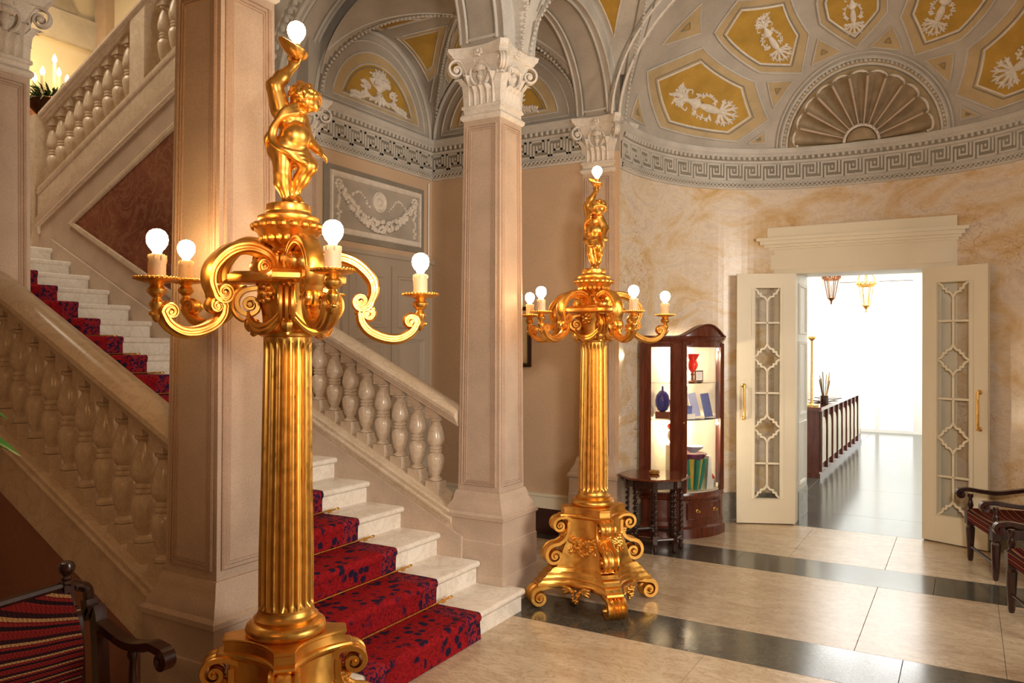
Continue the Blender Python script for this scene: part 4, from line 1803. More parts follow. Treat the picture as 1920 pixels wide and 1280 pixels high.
csq_loft([(.36, .132, 1), (.388, .138, 1), (.398, .150, 1), (.395, .163, 1), (.376, .170, 1), (.362, .188, 1), (.366, .194, 1), (.348, .200, 1), (.334, .220, 1), (.334, .228, 1), (.312, .236, 1), (.298, .256, 1), (.28, .262, 1)], .055, .095).obj('base_plate', GO, lamp, sharp=26)
csq_loft([(.268, .258, 1), (.250, .31, 1), (.215, .39, 1), (.188, .46, 1), (.184, .52, 1), (.195, .57, 1)], .045, .075).obj('pedestal_body', GO, lamp, sharp=30)
csq_loft([(.190, .560, 1), (.212, .570, 1), (.236, .582, 1), (.241, .592, 1), (.234, .599, 1), (.214, .603, 1), (.212, .632, 1), (.218, .637, 1), (.218, .645, 1), (.210, .648, 1)], .035, .070).obj('top_plate', GO, lamp, sharp=26)
for k in range(4):
    a = PI/4+k*PI/2
    d = (math.cos(a), math.sin(a), 0)
    nn = (-math.sin(a), math.cos(a), 0)
    g = G()
    scroll(g, (.244, .526), .053, 1.75, PI/2, -1, .105, .020, nn, d, (0, 0, 1), .7, 44, smooth_path([(.16, .562), (.20, .578), (.232, .580)], 3))
    scroll(g, (.276, .330), .077, 1.9, PI/2, -1, .105, .024, nn, d, (0, 0, 1), .7, 54, smooth_path([(.188, .545), (.190, .48), (.215, .434), (.252, .410)], 5))
    g.obj('scroll_console', GO, lamp)
    g = G()
    sp = smooth_path([(.16, .140), (.25, .142), (.32, .140), (.362, .132)], 5)+spiral((.385, .066), .064, .012, PI/2, -1.9, 50)
    pts = [Vector(d)*p[0]+Vector((0, 0, 1))*p[1] for p in sp]
    W = .13
    sec = [(-.012, -W/2), (.010, -W/2), (.016, -W/2+.012), (.002, -W*.30), (.015, -W*.18), (.002, -W*.08), (.017, 0), (.002, W*.08), (.015, W*.18), (.002, W*.30), (.016, W/2-.012), (.010, W/2), (-.012, W/2)]
    g.sweep(pts, [(-p, q) for p, q in sec], nn, [(1-.4*max(0, i-15)/50, 1-.15*max(0, i-15)/50) for i in range(len(pts))])
    e = Vector(d)*.385+Vector((0, 0, .066))
    g.tube([e-Vector(nn)*.080, e-Vector(nn)*.064, e+Vector(nn)*.064, e+Vector(nn)*.080], [.006, .015, .015, .006], 10)
    g.obj('foot', GO, lamp)
    # side ornaments: shell, garland and grapes
    m = Matrix.Rotation(k*PI/2, 4, 'Z')
    rnd = random.Random(20+k)

    def side(z):
        return -(.100 if z > .4 else .100+(.4-z)*.35)
    g = G()
    for i in range(7):
        aa = R(20+140*i/6)
        g.tube([(0, side(.5)-.005, .505), (.022*math.cos(aa), side(.5)-.016, .505+.022*math.sin(aa)), (.042*math.cos(aa), side(.5)-.010, .505+.042*math.sin(aa))], [.006, .009, .006], 6)
    g.ball((0, side(.5)-.012, .50), .013, 8, 5)
    for s in (-1, 1):
        g.ball((s*.03, side(.5)-.014, .552), .012, 8, 5)
        g.tube(smooth_path([(s*.01, side(.5)-.01, .56), (s*.035, side(.5)-.016, .566), (s*.045, side(.5)-.012, .55)], 3), .006, 6)
    g.v = [tuple(m @ Vector(p)) for p in g.v]
    g.obj('shell_ornament', GO, lamp, kind='stuff')
    g = G()
    for i in range(46):
        t_ = -1+2*i/45
        x = t_*.150
        z = .490-.105*(1-t_*t_)
        th = .012+.040*(1-abs(t_))
        y = -(.097+max(0, .45-z)*.42+.052*abs(t_)**1.5)-.018
        for q in range(3):
            aa = rnd.uniform(0, 6.28)
            g.ball((x+th*.7*math.cos(aa), y-.010*rnd.random(), z+th*math.sin(aa)), rnd.uniform(.012, .019), 7, 5)
    g.v = [tuple(m @ Vector(p)) for p in g.v]
    g.obj('fruit_garland', GO, lamp, kind='stuff')
    g = G()
    for i in range(34):
        z = rnd.uniform(0, 1)
        r_ = .034*(1-z*.65)
        aa = rnd.uniform(0, 6.28)
        g.ball((r_*math.cos(aa), -.262+.6*r_*math.sin(aa)-.004, .148-.085*z), rnd.uniform(.009, .013), 7, 5)
    for s in (-1, 1):
        for q in range(3):
            mm = Matrix.Translation((s*.03, -.262, .142)) @ Matrix.Rotation(s*(-.2+.35*q), 4, 'Y') @ Matrix.Translation((s*.035, 0, 0))
            g.ball((0, 0, 0), (.038, .010, .013), 8, 5, mm)
    g.v = [tuple(m @ Vector(p)) for p in g.v]
    g.obj('grape_cluster', GO, lamp, kind='stuff')
    g = G()
    for s in (-1, 1):
        g.add([], [])
        q = spiral((s*.085, .36), .022, .004, PI/2, s*1.5, 24)
        g.tube([(p[0], -.150-.03*(1-(p[1]-.33)/.1), p[1]) for p in q], .007, 6)
    g.v = [tuple(m @ Vector(p)) for p in g.v]
    g.obj('small_scroll', GO, lamp, kind='stuff')
# --- column
G().lathe([(.10, .643), (.130, .646), (.141, .655), (.144, .668), (.141, .681), (.130, .691), (.118, .695), (.112, .698), (.114, .704), (.116, .709), (.108, .714), (.103, .722), (.100, .735)], 44).obj('torus_base', GO, lamp, sharp=40)
nf = 20
zl = [.725, .745, .755, .765, .78, .95, 1.2, 1.45, 1.66, 1.685, 1.70, 1.71, 1.72, 1.738]
loops = []
for z in zl:
    f = (z-.725)/1.01
    r = .0985+.004*math.sin(min(f*2.2, 1)*PI)*(1-f)-.0125*f
    edge = min(z-.745, 1.712-z)
    dp = .0125*max(0, min(1, edge/.022))**.5 if edge > 0 else 0
    lp = []
    for i in range(nf*10):
        u = (i % 10)/10
        a = 2*PI*i/(nf*10)
        fl_ = 0
        if .14 < u < .86:
            q = (u-.5)/.36
            fl_ = math.sqrt(max(0, 1-q*q))
        lp.append(((r-dp*fl_)*math.cos(a), (r-dp*fl_)*math.sin(a), z))
    loops.append(lp)
G().loft(loops).obj('fluted_shaft', GO, lamp, sharp=30)
# --- capital
cp = G().lathe([(.088, 1.730), (.098, 1.734), (.100, 1.744), (.092, 1.752), (.088, 1.758), (.090, 1.80), (.098, 1.86), (.108, 1.90), (.115, 1.925)], 32).obj('capital', GO, lamp)
for k in range(4):
    a = PI/4+k*PI/2
    d = (math.cos(a), math.sin(a), 0)
    nn = (-math.sin(a), math.cos(a), 0)
    g = G()
    scroll(g, (.132, 1.848), .058, 2.0, PI/2, -1, .062, .016, nn, d, (0, 0, 1), .75, 54, smooth_path([(.06, 1.90), (.09, 1.912), (.118, 1.908)], 3))
    # ribbed front of the scroll with a pendant leaf under it
    for q in (-.02, 0, .02):
        pts = [Vector(d)*(.132+.064*math.cos(t_))+Vector(nn)*q+Vector((0, 0, 1.848+.064*math.sin(t_))) for t_ in lin(R(80), R(-70), 12)]
        g.tube(pts, .0085, 6)
    g.tube(smooth_path([Vector(d)*.12+Vector((0, 0, 1.80)), Vector(d)*.128+Vector((0, 0, 1.775)), Vector(d)*.118+Vector((0, 0, 1.75)), Vector(d)*.128+Vector((0, 0, 1.735))], 4), [.02, .023, .025, .026, .026, .025, .022, .02, .018, .016, .013, .010, .006], 8)
    g.obj('volute', GO, cp)
    m = Matrix.Rotation(k*PI/2, 4, 'Z')
    g = G()
    for r_, z_ in ((.015, 0), (.012, .016)):
        g.tube([m @ Vector((x, -.112-.02*(1-(x/.09)**2)*.6, 1.835-z_-.07*(1-(x/.095)**2))) for x in lin(-.085, .085, 14)], [.007+.009*(1-abs(-1+2*i/14)) for i in range(15)], 7)
    g.obj('drapery_swag', GO, cp, kind='stuff')
    g = G()
    g.ball(m @ Vector((0, -.118, 1.885)), .020, 8, 6)
    for i in range(7):
        aa = 2*PI*i/7
        g.ball(m @ Vector((.026*math.cos(aa), -.112, 1.885+.026*math.sin(aa))), .012, 7, 5)
    for i in range(5):
        aa = R(-150+30*i)
        g.ball(m @ Vector((.045*math.cos(aa), -.108, 1.79+.035*math.sin(aa))), (.012, .012, .016), 7, 5)
    g.obj('rosette', GO, cp, kind='stuff')
csq_loft([(.185, 1.925, 1), (.205, 1.930, 1), (.208, 1.936, 1), (.208, 1.952, 1), (.200, 1.958, 1), (.185, 1.966, 1)], .05, .06).obj('abacus', GO, lamp, sharp=26)
# --- vase carrying the cherub
va = G().lathe([(.092, 1.962), (.095, 1.975), (.082, 1.985), (.060, 1.995), (.052, 2.010), (.050, 2.030), (.058, 2.036), (.064, 2.044), (.060, 2.054), (.052, 2.058), (.058, 2.066), (.082, 2.078), (.104, 2.098), (.112, 2.112), (.120, 2.118), (.126, 2.128), (.122, 2.142), (.110, 2.150), (.106, 2.156), (.110, 2.162), (.110, 2.172), (.098, 2.178), (.082, 2.182), (.080, 2.190), (.082, 2.194), (.080, 2.216), (.074, 2.220)], 40).obj('vase', GO, lamp, sharp=40)
g = G()
for i in range(20):
    a = 2*PI*i/20
    g.ball((.119*math.cos(a), .119*math.sin(a), 2.134), (.019, .019, .015), 8, 5)
    g.ball((.094*math.cos(a+.15), .094*math.sin(a+.15), 2.092), (.013, .013, .021), 7, 5)
g.obj('gadroon_rim', GO, va, kind='stuff')
g = G()
for i in range(12):
    a = 2*PI*i/12
    g.ball((.060*math.cos(a), .060*math.sin(a), 2.016), (.014, .014, .026), 7, 5)
g.obj('leaf_collar', GO, va, kind='stuff')

# --- arms
bulbG = G().lathe([(.012, -.010), (.013, 0), (.016, .008), (.025, .018), (.0315, .031), (.0335, .044), (.0315, .058), (.024, .070), (.012, .077), (.002, .079)], 18)
BULB = bulbG.mesh('bulb', MT['bulb'], 60)
sec_arm = [(-.021, -.020), (-.014, -.031), (-.007, -.031), (-.004, -.025), (.002, -.025), (.005, -.031), (.010, -.031), (.015, -.022), (.012, -.012), (.022, -.005), (.022, .005), (.012, .012), (.015, .022), (.010, .031), (.005, .031), (.002, .025), (-.004, .025), (-.007, .031), (-.014, .031), (-.021, .020)]
g = G()
# upper scroll
up_p = spiral((.112, 1.988), .008, .036, R(0), -1.5, 34)
lead_out = smooth_path([(.076, 1.988), (.082, 2.014), (.112, 2.038), (.175, 2.050), (.245, 2.028), (.300, 1.975), (.312, 1.925), (.300, 1.885)], 7)
end_p = spiral((.266, 1.888), .034, .008, R(-5), -1.5, 34)
P_ = up_p+lead_out[1:-1]+end_p
nseg = len(P_)
scl = []
for i in range(nseg):
    if i < 34:
        s_ = .35+.5*i/34
    elif i > nseg-35:
        s_ = 1.0-.65*(i-(nseg-35))/34
    else:
        s_ = .85+.35*math.sin(PI*(i-34)/(nseg-69))
    scl.append((s_*.95, .72+.28*min(1, s_)))
g.sweep([(p[0], 0, p[1]) for p in P_], sec_arm, (0, 1, 0), scl)
# lower scroll
st_p = spiral((.292, 1.838), .007, .030, R(0), 1.5, 30)
mid = smooth_path([(.262, 1.838), (.270, 1.806), (.300, 1.772), (.355, 1.749), (.410, 1.748), (.455, 1.772), (.478, 1.808)], 7)
en_p = spiral((.452, 1.812), .027, .007, R(0), 1.4, 30)
P_ = st_p+mid[1:-1]+en_p
nseg = len(P_)
scl = []
for i in range(nseg):
    if i < 30:
        s_ = .35+.5*i/30
    elif i > nseg-31:
        s_ = .85-.5*(i-(nseg-31))/30
    else:
        s_ = .85+.2*math.sin(PI*(i-30)/(nseg-61))
    scl.append((s_*.9, .68+.28*min(1, s_)))
g.sweep([(p[0], 0, p[1]) for p in P_], sec_arm, (0, 1, 0), scl)
for (x, z) in ((.112, 1.988), (.266, 1.888), (.292, 1.838), (.452, 1.812)):
    g.tube([(x, -.026, z), (x, -.017, z), (x, .017, z), (x, .026, z)], [.004, .010, .010, .004], 10)
for (x, z, r_) in ((.283, 1.862, .018), (.252, 1.845, .012), (.30, 1.87, .013), (.495, 1.800, .010), (.508, 1.806, .008)):
    g.ball((x, 0, z), (r_, r_*1.2, r_), 8, 6)
m = Matrix.Translation((.49, 0, 0))
g.lathe([(.004, 1.778), (.012, 1.785), (.017, 1.80), (.012, 1.812), (.016, 1.820), (.023, 1.832), (.023, 1.842), (.015, 1.850), (.013, 1.858), (.022, 1.866), (.029, 1.874), (.030, 1.884), (.022, 1.892), (.018, 1.898), (.026, 1.905), (.03, 1.91)], 16, m)
armo = g.obj('arm', GO, lamp)
g = G().lathe([(.012, 1.904), (.040, 1.906), (.060, 1.911), (.069, 1.916), (.070, 1.921), (.062, 1.9225), (.04, 1.919), (.012, 1.918)], 32, m)
for i in range(32):
    a = 2*PI*i/32
    g.ball((.49+.068*math.cos(a), .068*math.sin(a), 1.919), .0055, 5, 3)
g.obj('drip_pan', GO, armo)
g = G().lathe([(.0275, 1.916), (.0285, 1.922), (.0270, 1.940), (.0275, 1.965), (.0255, 1.990), (.024, 1.996), (.014, 1.998)], 18, m)
rnd = random.Random(4)
for i in range(7):
    a = 2*PI*i/7+rnd.uniform(-.2, .2)
    l = rnd.uniform(.012, .030)
    x, y = .49+.0265*math.cos(a), .0265*math.sin(a)
    g.tube([(x, y, 1.994), (x+.001*math.cos(a), y, 1.994-l*.6), (x, y, 1.994-l)], [.003, .0036, .0024], 6)
g.obj('candle_sleeve', MT['candle'], armo)
add_obj('bulb', BULB, armo, (.49, 0, 2.0))
for k in range(4):
    c = copy_tree(armo, lamp)

# --- cherub, local frame: x to the cherub's outstretched side, -y its front, z up
PZ = 2.216
rnd = random.Random(9)
pr = [('e', (.000, .004, .215), (.058, .050, .050)), ('e', (.018, -.014, .258), (.058, .054, .056)), ('e', (.002, .0, .318), (.054, .043, .050)), ('e', (-.030, .026, .203), (.042, .040, .044)), ('e', (.030, .026, .205), (.040, .038, .042)),
      ('s', (-.022, .004, .205), (-.026, -.004, .118), .047, .031), ('s', (-.026, -.002, .118), (-.022, .006, .085), .030, .031), ('s', (-.022, .006, .085), (-.006, .004, .030), .030, .018), ('s', (-.008, .008, .016), (.010, -.030, .012), .015, .013),
      ('s', (.026, -.004, .205), (.064, -.034, .150), .044, .031), ('s', (.064, -.032, .150), (.046, -.004, .105), .030, .029), ('s', (.046, -.004, .105), (.030, .014, .052), .027, .016), ('s', (.030, .016, .048), (.044, -.016, .014), .014, .011),
      ('s', (.010, .0, .35), (.028, -.006, .372), .026, .024),
      ('e', (.050, -.014, .402), (.050, .050, .052)), ('e', (.074, -.036, .384), (.026, .026, .026)), ('e', (.050, -.052, .384), (.022, .018, .022)), ('e', (.082, -.046, .366), (.014, .013, .012), .008),
      ('s', (-.034, .0, .350), (-.058, -.004, .432), .037, .029), ('s', (-.058, -.004, .432), (-.030, -.002, .470), .028, .027), ('s', (-.030, -.002, .470), (.010, 0, .516), .025, .017), ('e', (.018, 0, .530), (.019, .017, .017)),
      ('s', (.040, .006, .340), (.076, .026, .268), .034, .027), ('s', (.076, .026, .268), (.104, -.016, .222), .025, .017), ('e', (.112, -.024, .210), (.015, .013, .013), .008)]
for i in range(4):   # dangling fingers
    y = -.036+.008*i
    pr += [('s', (.116, y, .206), (.128+.003*i, y-.004, .192), .0056, .0052, .003), ('s', (.128+.003*i, y-.004, .192), (.131+.004*i, y-.004, .174+.004*abs(i-1)), .0050, .0040, .003)]
pr += [('s', (.106, -.034, .206), (.112, -.046, .192), .0055, .0045, .003)]
for i in range(4):   # fingers round the leaf dish
    a = R(-40+75*i)
    pr += [('s', (.018+.014*math.cos(a), .014*math.sin(a), .528), (.018+.024*math.cos(a), .024*math.sin(a), .552), .0065, .005, .003)]
# face: brow, eyes, nose, mouth, turned down to the right
fd = Vector((.80, -.52, -.30)).normalized()
fc = Vector((.050, -.014, .398))
fs = fd.cross(Vector((0, 0, 1))).normalized()
fu = fs.cross(fd)
for s in (-1, 1):
    e_ = fc+fd*.046+fs*(s*.017)+fu*.006
    pr.append(('e', tuple(e_), (.0075, .0075, .006), .003))
    b_ = fc+fd*.046+fs*(s*.018)+fu*.017
    pr.append(('s', tuple(b_-fs*.009), tuple(b_+fs*.009), .005, .005, .006))
    ea = fc+fs*(s*.050)-fd*.004+fu*.000
    pr.append(('e', tuple(ea), (.010, .010, .014), .004))
n0 = fc+fd*.047+fu*.010
n1 = fc+fd*.060-fu*.008
pr.append(('s', tuple(n0), tuple(n1), .005, .0075, .005))
for s in (-1, 1):
    l_ = fc+fd*.050-fu*(.021+.004*(s < 0))
    pr.append(('s', tuple(l_-fs*.008), tuple(l_+fs*.008), .004, .004, .003))
for s in (-1, 1):
    pr.append(('e', (.004+s*.024, -.036, .322), (.020, .014, .016), .012))
put = sdf_mesh('cherub', pr, (-.115, -.10, -.006), (.155, .10, .575), .0042, .012, GO)
ch = add_obj('cherub', put, lamp, (0, 0, PZ))
hp_ = []
for i in range(46):
    while True:
        v = Vector((rnd.gauss(0, 1), rnd.gauss(0, 1), rnd.gauss(0, 1))).normalized()
        if v.dot(fd) < .62 and v.dot(fu) > -.35:
            break
    p = fc+Vector((v.x*.051, v.y*.051, v.z*.053))+Vector((0, 0, .004))
    r_ = rnd.uniform(.010, .0165)
    hp_.append(('e', tuple(p), (r_, r_, r_)))
for i in range(7):
    a = R(-70+24*i)
    p = fc+fd*.045+fu*.034*math.cos(a*.8)+fs*.040*math.sin(a)
    hp_.append(('e', tuple(p), (.013, .013, .013)))
hair = sdf_mesh('curly_hair', hp_, (-.03, -.10, .33), (.14, .07, .49), .0042, .003, GO)
add_obj('curly_hair', hair, ch)
dp = []
for off in (-.016, 0, .016):
    q = smooth_path([(.012, -.046+off*.2, .352+off), (-.040, -.038, .325+off*.6), (-.066+off*.3, -.014, .27), (-.064+off*.3, -.016, .225), (-.030+off*.5, -.052, .186-off*.4), (.024+off*.5, -.060, .172-off), (.060, -.040, .176-off)], 5)
    for a_, b_ in zip(q[:-1], q[1:]):
        dp.append(('s', a_, b_, .0105, .0105, .004))
    q = smooth_path([(-.064, .0, .27), (-.068+off*.3, .03, .24), (-.045, .058+off*.2, .20), (0, .066, .18+off), (.04, .05, .175+off)], 5)
    for a_, b_ in zip(q[:-1], q[1:]):
        dp.append(('s', a_, b_, .010, .010, .004))
dra = sdf_mesh('sash', dp, (-.10, -.10, .12), (.10, .10, .40), .0042, .004, GO)
add_obj('sash', dra, ch)
# leaf dish, socket and bulb held aloft
g = G()
n = 30
loops = []
for r_, z_ in ((.008, .545), (.020, .550), (.034, .560), (.045, .572), (.049, .582), (.046, .584), (.034, .570), (.018, .562), (.006, .560)):
    lp = []
    for i in range(n):
        a = 2*PI*i/n
        e_ = 1+.30*max(0, math.cos(a-PI))**3+.06*math.cos(5*a)
        lp.append((.020+r_*e_*math.cos(a), r_*.9*math.sin(a), z_+r_*(.55*max(0, math.cos(a-PI))**2-.22*math.cos(a))))
    loops.append(lp)
g.loft(loops)
g.obj('leaf_dish', GO, ch)
m = Matrix.Translation((.026, 0, 0))
G().lathe([(.013, .560), (.0165, .564), (.0165, .604), (.014, .607), (.013, .612)], 14, m).obj('lamp_socket', MT['brass'], ch)
add_obj('bulb', BULB, ch, (.026, 0, .612))

lamp['label'] = 'tall gilded candelabrum standing in front of the pillar behind the striped settee'
lamp['group'] = 'gilded cherub candelabra flanking the stair'
lamp2 = copy_tree(lamp)
lamp2['label'] = 'gilded candelabrum farther off, standing on the dark floor strip beside the second pillar'


def pose(l, loc, angs, dzs, crz):
    l.location = loc
    arms = [c for c in l.children if c.name.startswith('arm')]
    for o, a, dz in zip(arms, angs, dzs):
        o.rotation_euler = (0, 0, R(a))
        o.location = (0, 0, dz)
    for c in l.children:
        if c.name.startswith('cherub'):
            c.rotation_euler = (0, 0, R(crz))


pose(lamp, (-2.17, 2.075, 0), [44.3, 116.3, 188.3, 260.3, 332.3], [-.02, 0, .035, -.005, .02], 68)
pose(lamp2, (-2.16, 4.79, 0), [36, 108, 180, 252, 324], [0, 0, 0, 0, 0], -20)

# ================================================================== DOORWAY
g = G()
YF = 7.88
g.box(-1.69, DX0, YF, YF+.20, 0, DZ)
g.obj('trim_6', MT['cream'], None, kind='structure')
G().box(DX1, -.074, YF, YF+.20, 0, DZ).obj('trim_7', MT['cream'], None, kind='structure')
G().box(-1.69, -.074, YF, YF+.22, DZ, 2.655).obj('trim_8', MT['cream'], None, kind='structure')
g = G()
for x0, x1, d, z0, z1 in ((-1.66, -.10, .012, 2.46, 2.60), (-1.70, -.06, .02, 2.655, 2.675), (-1.72, -.04, .045, 2.675, 2.70), (-1.75, -.015, .075, 2.70, 2.735), (-1.78, .015, .10, 2.735, 2.765), (-1.69, -.074, .03, 2.765, 2.868)):
    g.box(x0, x1, YF-d, YF+.22, z0, z1)
g.obj('trim_9', MT['cream'], None, kind='structure')
g = G()
g.box(DX0-.012, DX0, YF-.02, YF, .0, DZ).box(DX0-.16, DX0-.14, YF-.015, YF, 0, DZ).box(DX1, DX1+.012, YF-.02, YF, 0, DZ).box(DX1+.14, DX1+.16, YF-.015, YF, 0, DZ)
g.obj('trim_10', MT['cream'], None, kind='structure')
# deep panelled reveals
for i, (x, s) in enumerate(((DX0, 1), (DX1, -1))):
    r = struct('wall_reveal')
    G().box(min(x, x-s*.2), max(x, x-s*.2), YF+.19, 8.56, .0, 2.6).obj('reveal_lining', MT['white'], r)
    for z0, z1 in ((.36, .95), (1.05, 1.75), (1.85, 2.32)):
        P = [(x+s*.002, YF+.22, z0), (x+s*.002, 8.46, z0), (x+s*.002, 8.46, z1), (x+s*.002, YF+.22, z1)]
        G().sweep(P, [(-.02, -.006), (-.012, .014), (.0, .008), (.012, .012), (.02, -.006)], (s, 0, 0), ring=True).obj('reveal_panel', MT['white'], r)
    G().box(min(x, x+s*.008), max(x, x+s*.008), YF+.19, 8.56, 0, .28).obj('reveal_base', MT['basemarble'], r)
G().box(DX0-.2, DX1+.2, YF+.19, 8.56, DZ+.02, 2.6).obj('wall_reveal_head', MT['white'], None, kind='structure')


def lattice_door(name, hinge, ang, w, zt, handed):
    """x from hinge to free edge"""
    t = bpy.data.objects.new(name, None)
    C.objects.link(t)
    t['kind'] = 'structure'
    t.location = (hinge[0], hinge[1], .012)
    t.rotation_euler = (0, 0, ang)
    th = .021
    gx0, gx1, gz0, gz1 = .118, w-.140, .235, 2.265
    G().box(0, gx0, -th, th, 0, zt).obj('stile', MT['cream'], t)
    G().box(gx1, w, -th, th, 0, zt).obj('stile', MT['cream'], t)
    G().box(gx0, gx1, -th+.001, th-.001, 0, gz0).obj('rail', MT['cream'], t)
    G().box(gx0, gx1, -th+.001, th-.001, gz1, zt).obj('rail', MT['cream'], t)
    for s in (-1, 1):
        G().sweep([(gx0, s*th, gz0), (gx1, s*th, gz0), (gx1, s*th, gz1), (gx0, s*th, gz1)], [(-.022, -.004), (-.018, .007), (-.006, .004), (.004, .005), (.008, -.012)], (0, s, 0), ring=True).obj('glazing_bead', MT['cream'], t)
    G().box(gx0-.005, gx1+.005, -.003, .003, gz0-.005, gz1+.005).obj('glass_pane', MT['glass'], t)
    cx_, H_ = (gx0+gx1)/2, gz1-gz0
    a_, b_ = (gx1-gx0)/2, .138
    q = [(0, 1), (.07, .80), (.20, .64), (.40, .60), (.42, .43), (.58, .42), (.62, .24), (.78, .10), (1, 0)]
    sec = [(-.009, -.013), (.009, -.013), (.009, .013), (-.009, .013)]

    def bar(p, q_, ring=False):
        g.sweep([(x, 0, z) for x, z in p], sec, (0, 1, 0), ring=ring)
    cs_ = [gz0, gz0+H_/3, gz0+2*H_/3, gz1]
    for i, c in enumerate(cs_):
        pts = []
        if i in (1, 2):
            loop = [(x*a_, z*b_) for x, z in q]+[(x*a_, -z*b_) for x, z in reversed(q[:-1])]
            loop = loop+[(-x, z) for x, z in reversed(loop[1:-1])]
            g = G()
            bar([(cx_+x, c+z) for x, z in loop], None, True)
            g.obj('lattice_star', MT['cream'], t)
        else:
            s = 1 if i == 0 else -1
            half = [(x*a_, s*z*b_) for x, z in reversed(q)]
            half = half+[(-x, z) for x, z in reversed(half[:-1])]
            g = G()
            bar([(cx_+x, c+z) for x, z in half], None)
            g.obj('lattice_star', MT['cream'], t)
    for i in range(3):
        g = G()
        bar([(cx_, cs_[i]+b_), (cx_, cs_[i+1]-b_)], None)
        g.obj('glazing_bar', MT['cream'], t)
        g = G()
        zm = (cs_[i]+cs_[i+1])/2
        bar([(gx0, zm), (gx1, zm)], None)
        g.obj('glazing_bar', MT['cream'], t)
    hx = w-.062
    for s in (-1, 1):
        g = G()
        g.tube([(hx, s*.06, 1.0), (hx, s*.062, 1.05), (hx, s*.062, 1.28), (hx, s*.06, 1.33)], [.011, .011, .011, .011], 10)
        for z in (1.01, 1.32):
            g.lathe([(.020, 0), (.021, .006), (.012, .012), (.010, .045)], 12, Matrix.Translation((hx, s*th, z)) @ Matrix.Rotation(-s*PI/2, 4, 'X'))
        g.obj('handle', MT['brass'], t)
    return t


lattice_door('door_1', (-1.428, 7.852), math.atan2(-.225, -.495), .548, 2.40, -1)
lattice_door('door_2', (-.336, 7.852), math.atan2(-.205, .50), .535, 2.40, 1)

# grey panelled door in the left wall
d3 = struct('door_3')
G().box(-4.602, -4.565, 4.98, 6.235, 0, 2.50).obj('door_case', MT['greypaint'], d3)
G().box(-4.602, -4.54, 4.94, 6.26, 2.50, 2.54).obj('door_head', MT['greypaint'], d3)
for y0, y1 in ((5.05, 5.60), (5.62, 6.17)):
    lf_ = G().box(-4.57, -4.552, y0, y1, 0, 2.43).obj('door_leaf', MT['greypaint'], d3)
    for z0, z1 in ((1.88, 2.33), (1.05, 1.75), (.2, .9)):
        m0 = .09
        G().sweep([(-4.552, y0+m0, z0), (-4.552, y1-m0, z0), (-4.552, y1-m0, z1), (-4.552, y0+m0, z1)], [(-.02, -.004), (-.014, .013), (0, .006), (.014, .011), (.02, -.004)], (1, 0, 0), ring=True).obj('panel_moulding', MT['greypaint'], lf_)
        G().loft([[(x, (y0+y1)/2+u*((y1-y0)/2-m0-i_), (z0+z1)/2+v*((z1-z0)/2-i_)) for u, v in ((-1, -1), (1, -1), (1, 1), (-1, 1))] for x, i_ in ((-4.556, .04), (-4.553, .04), (-4.544, .06))]).obj('raised_panel', MT['greypaint'], lf_)

# framed picture on the peach wall
pf = thing('picture_frame', 'narrow dark framed picture on the peach wall, mostly hidden behind the far pillar', 'picture', (-3.73, 6.296, 1.79))
G().sweep([(-.25, -.004, -.26), (.25, -.004, -.26), (.25, -.004, .26), (-.25, -.004, .26)], [(-.018, -.004), (-.018, .018), (0, .024), (.018, .014), (.018, -.004)], (0, -1, 0), ring=True).obj('frame', MT['dark_wood'], pf)
G().box(-.24, .24, -.010, -.003, -.25, .25).obj('print', MT['tan'], pf)

# ================================================================== DISPLAY CABINET
CA = Vector((-2.2, 6.74, 0))
L_, A_, B_, R_ = Vector((-2.535, 6.665, 0)), CA, Vector((-1.945, 7.20, 0)), Vector((-2.06, 7.50, 0))
nrm = Vector((B_.y-A_.y, -(B_.x-A_.x), 0)).normalized()
bow = []
for i in range(13):
    s = i/12
    bow.append(A_.lerp(B_, s)+nrm*(.055*4*s*(1-s)))
plan = [L_]+bow+[R_]
cen = Vector((-2.22, 7.05, 0))
cab = thing('display_cabinet', 'lit mahogany display cabinet with curved glass front beside the octagonal table', 'cabinet', tuple(CA))


def pl(off, z, pts=None):
    out = []
    for p in (pts or plan):
        d = (p-cen)
        q = p+d.normalized()*off if off else p
        out.append((q.x-CA.x, q.y-CA.y, z))
    return out


WD = MT['mahogany']
G().loft([pl(o, z) for o, z in ((.02, 0), (.022, .085), (.012, .10), (.005, .105), (.005, .13))]).obj('plinth', WD, cab, sharp=28)
body = G().loft([pl(o, z) for o, z in ((.0, .12), (.0, .335), (.016, .345), (.02, .36), (.010, .372), (.004, .40))]).obj('base_case', WD, cab, sharp=28)
dr = [A_.lerp(B_, s)+nrm*(.055*4*s*(1-s)+.006) for s in lin(.12, .88, 12)]
drw = G().loft([[(p.x-CA.x, p.y-CA.y, z) for z in (.165, .31)] for p in dr], closed=False, caps=False).obj('drawer', WD, cab)
fr_ = [(p.x-CA.x, p.y-CA.y, .165) for p in dr]+[(p.x-CA.x, p.y-CA.y, .31) for p in reversed(dr)]
G().tube(fr_, .006, 5, ring=True).obj('drawer_moulding', WD, drw)
for s in (.3, .7):
    p = A_.lerp(B_, s)+nrm*(.055*4*s*(1-s)+.008)
    mm = Matrix.Translation((p.x-CA.x, p.y-CA.y, .24)) @ Matrix.Rotation(math.atan2(nrm.y, nrm.x), 4, 'Z') @ Matrix.Rotation(PI/2, 4, 'Y')
    G().lathe([(.018, 0), (.018, .004), (.007, .008), (.006, .016), (.014, .022), (.012, .030), (.002, .032)], 12, mm).obj('knob', MT['brass'], drw)
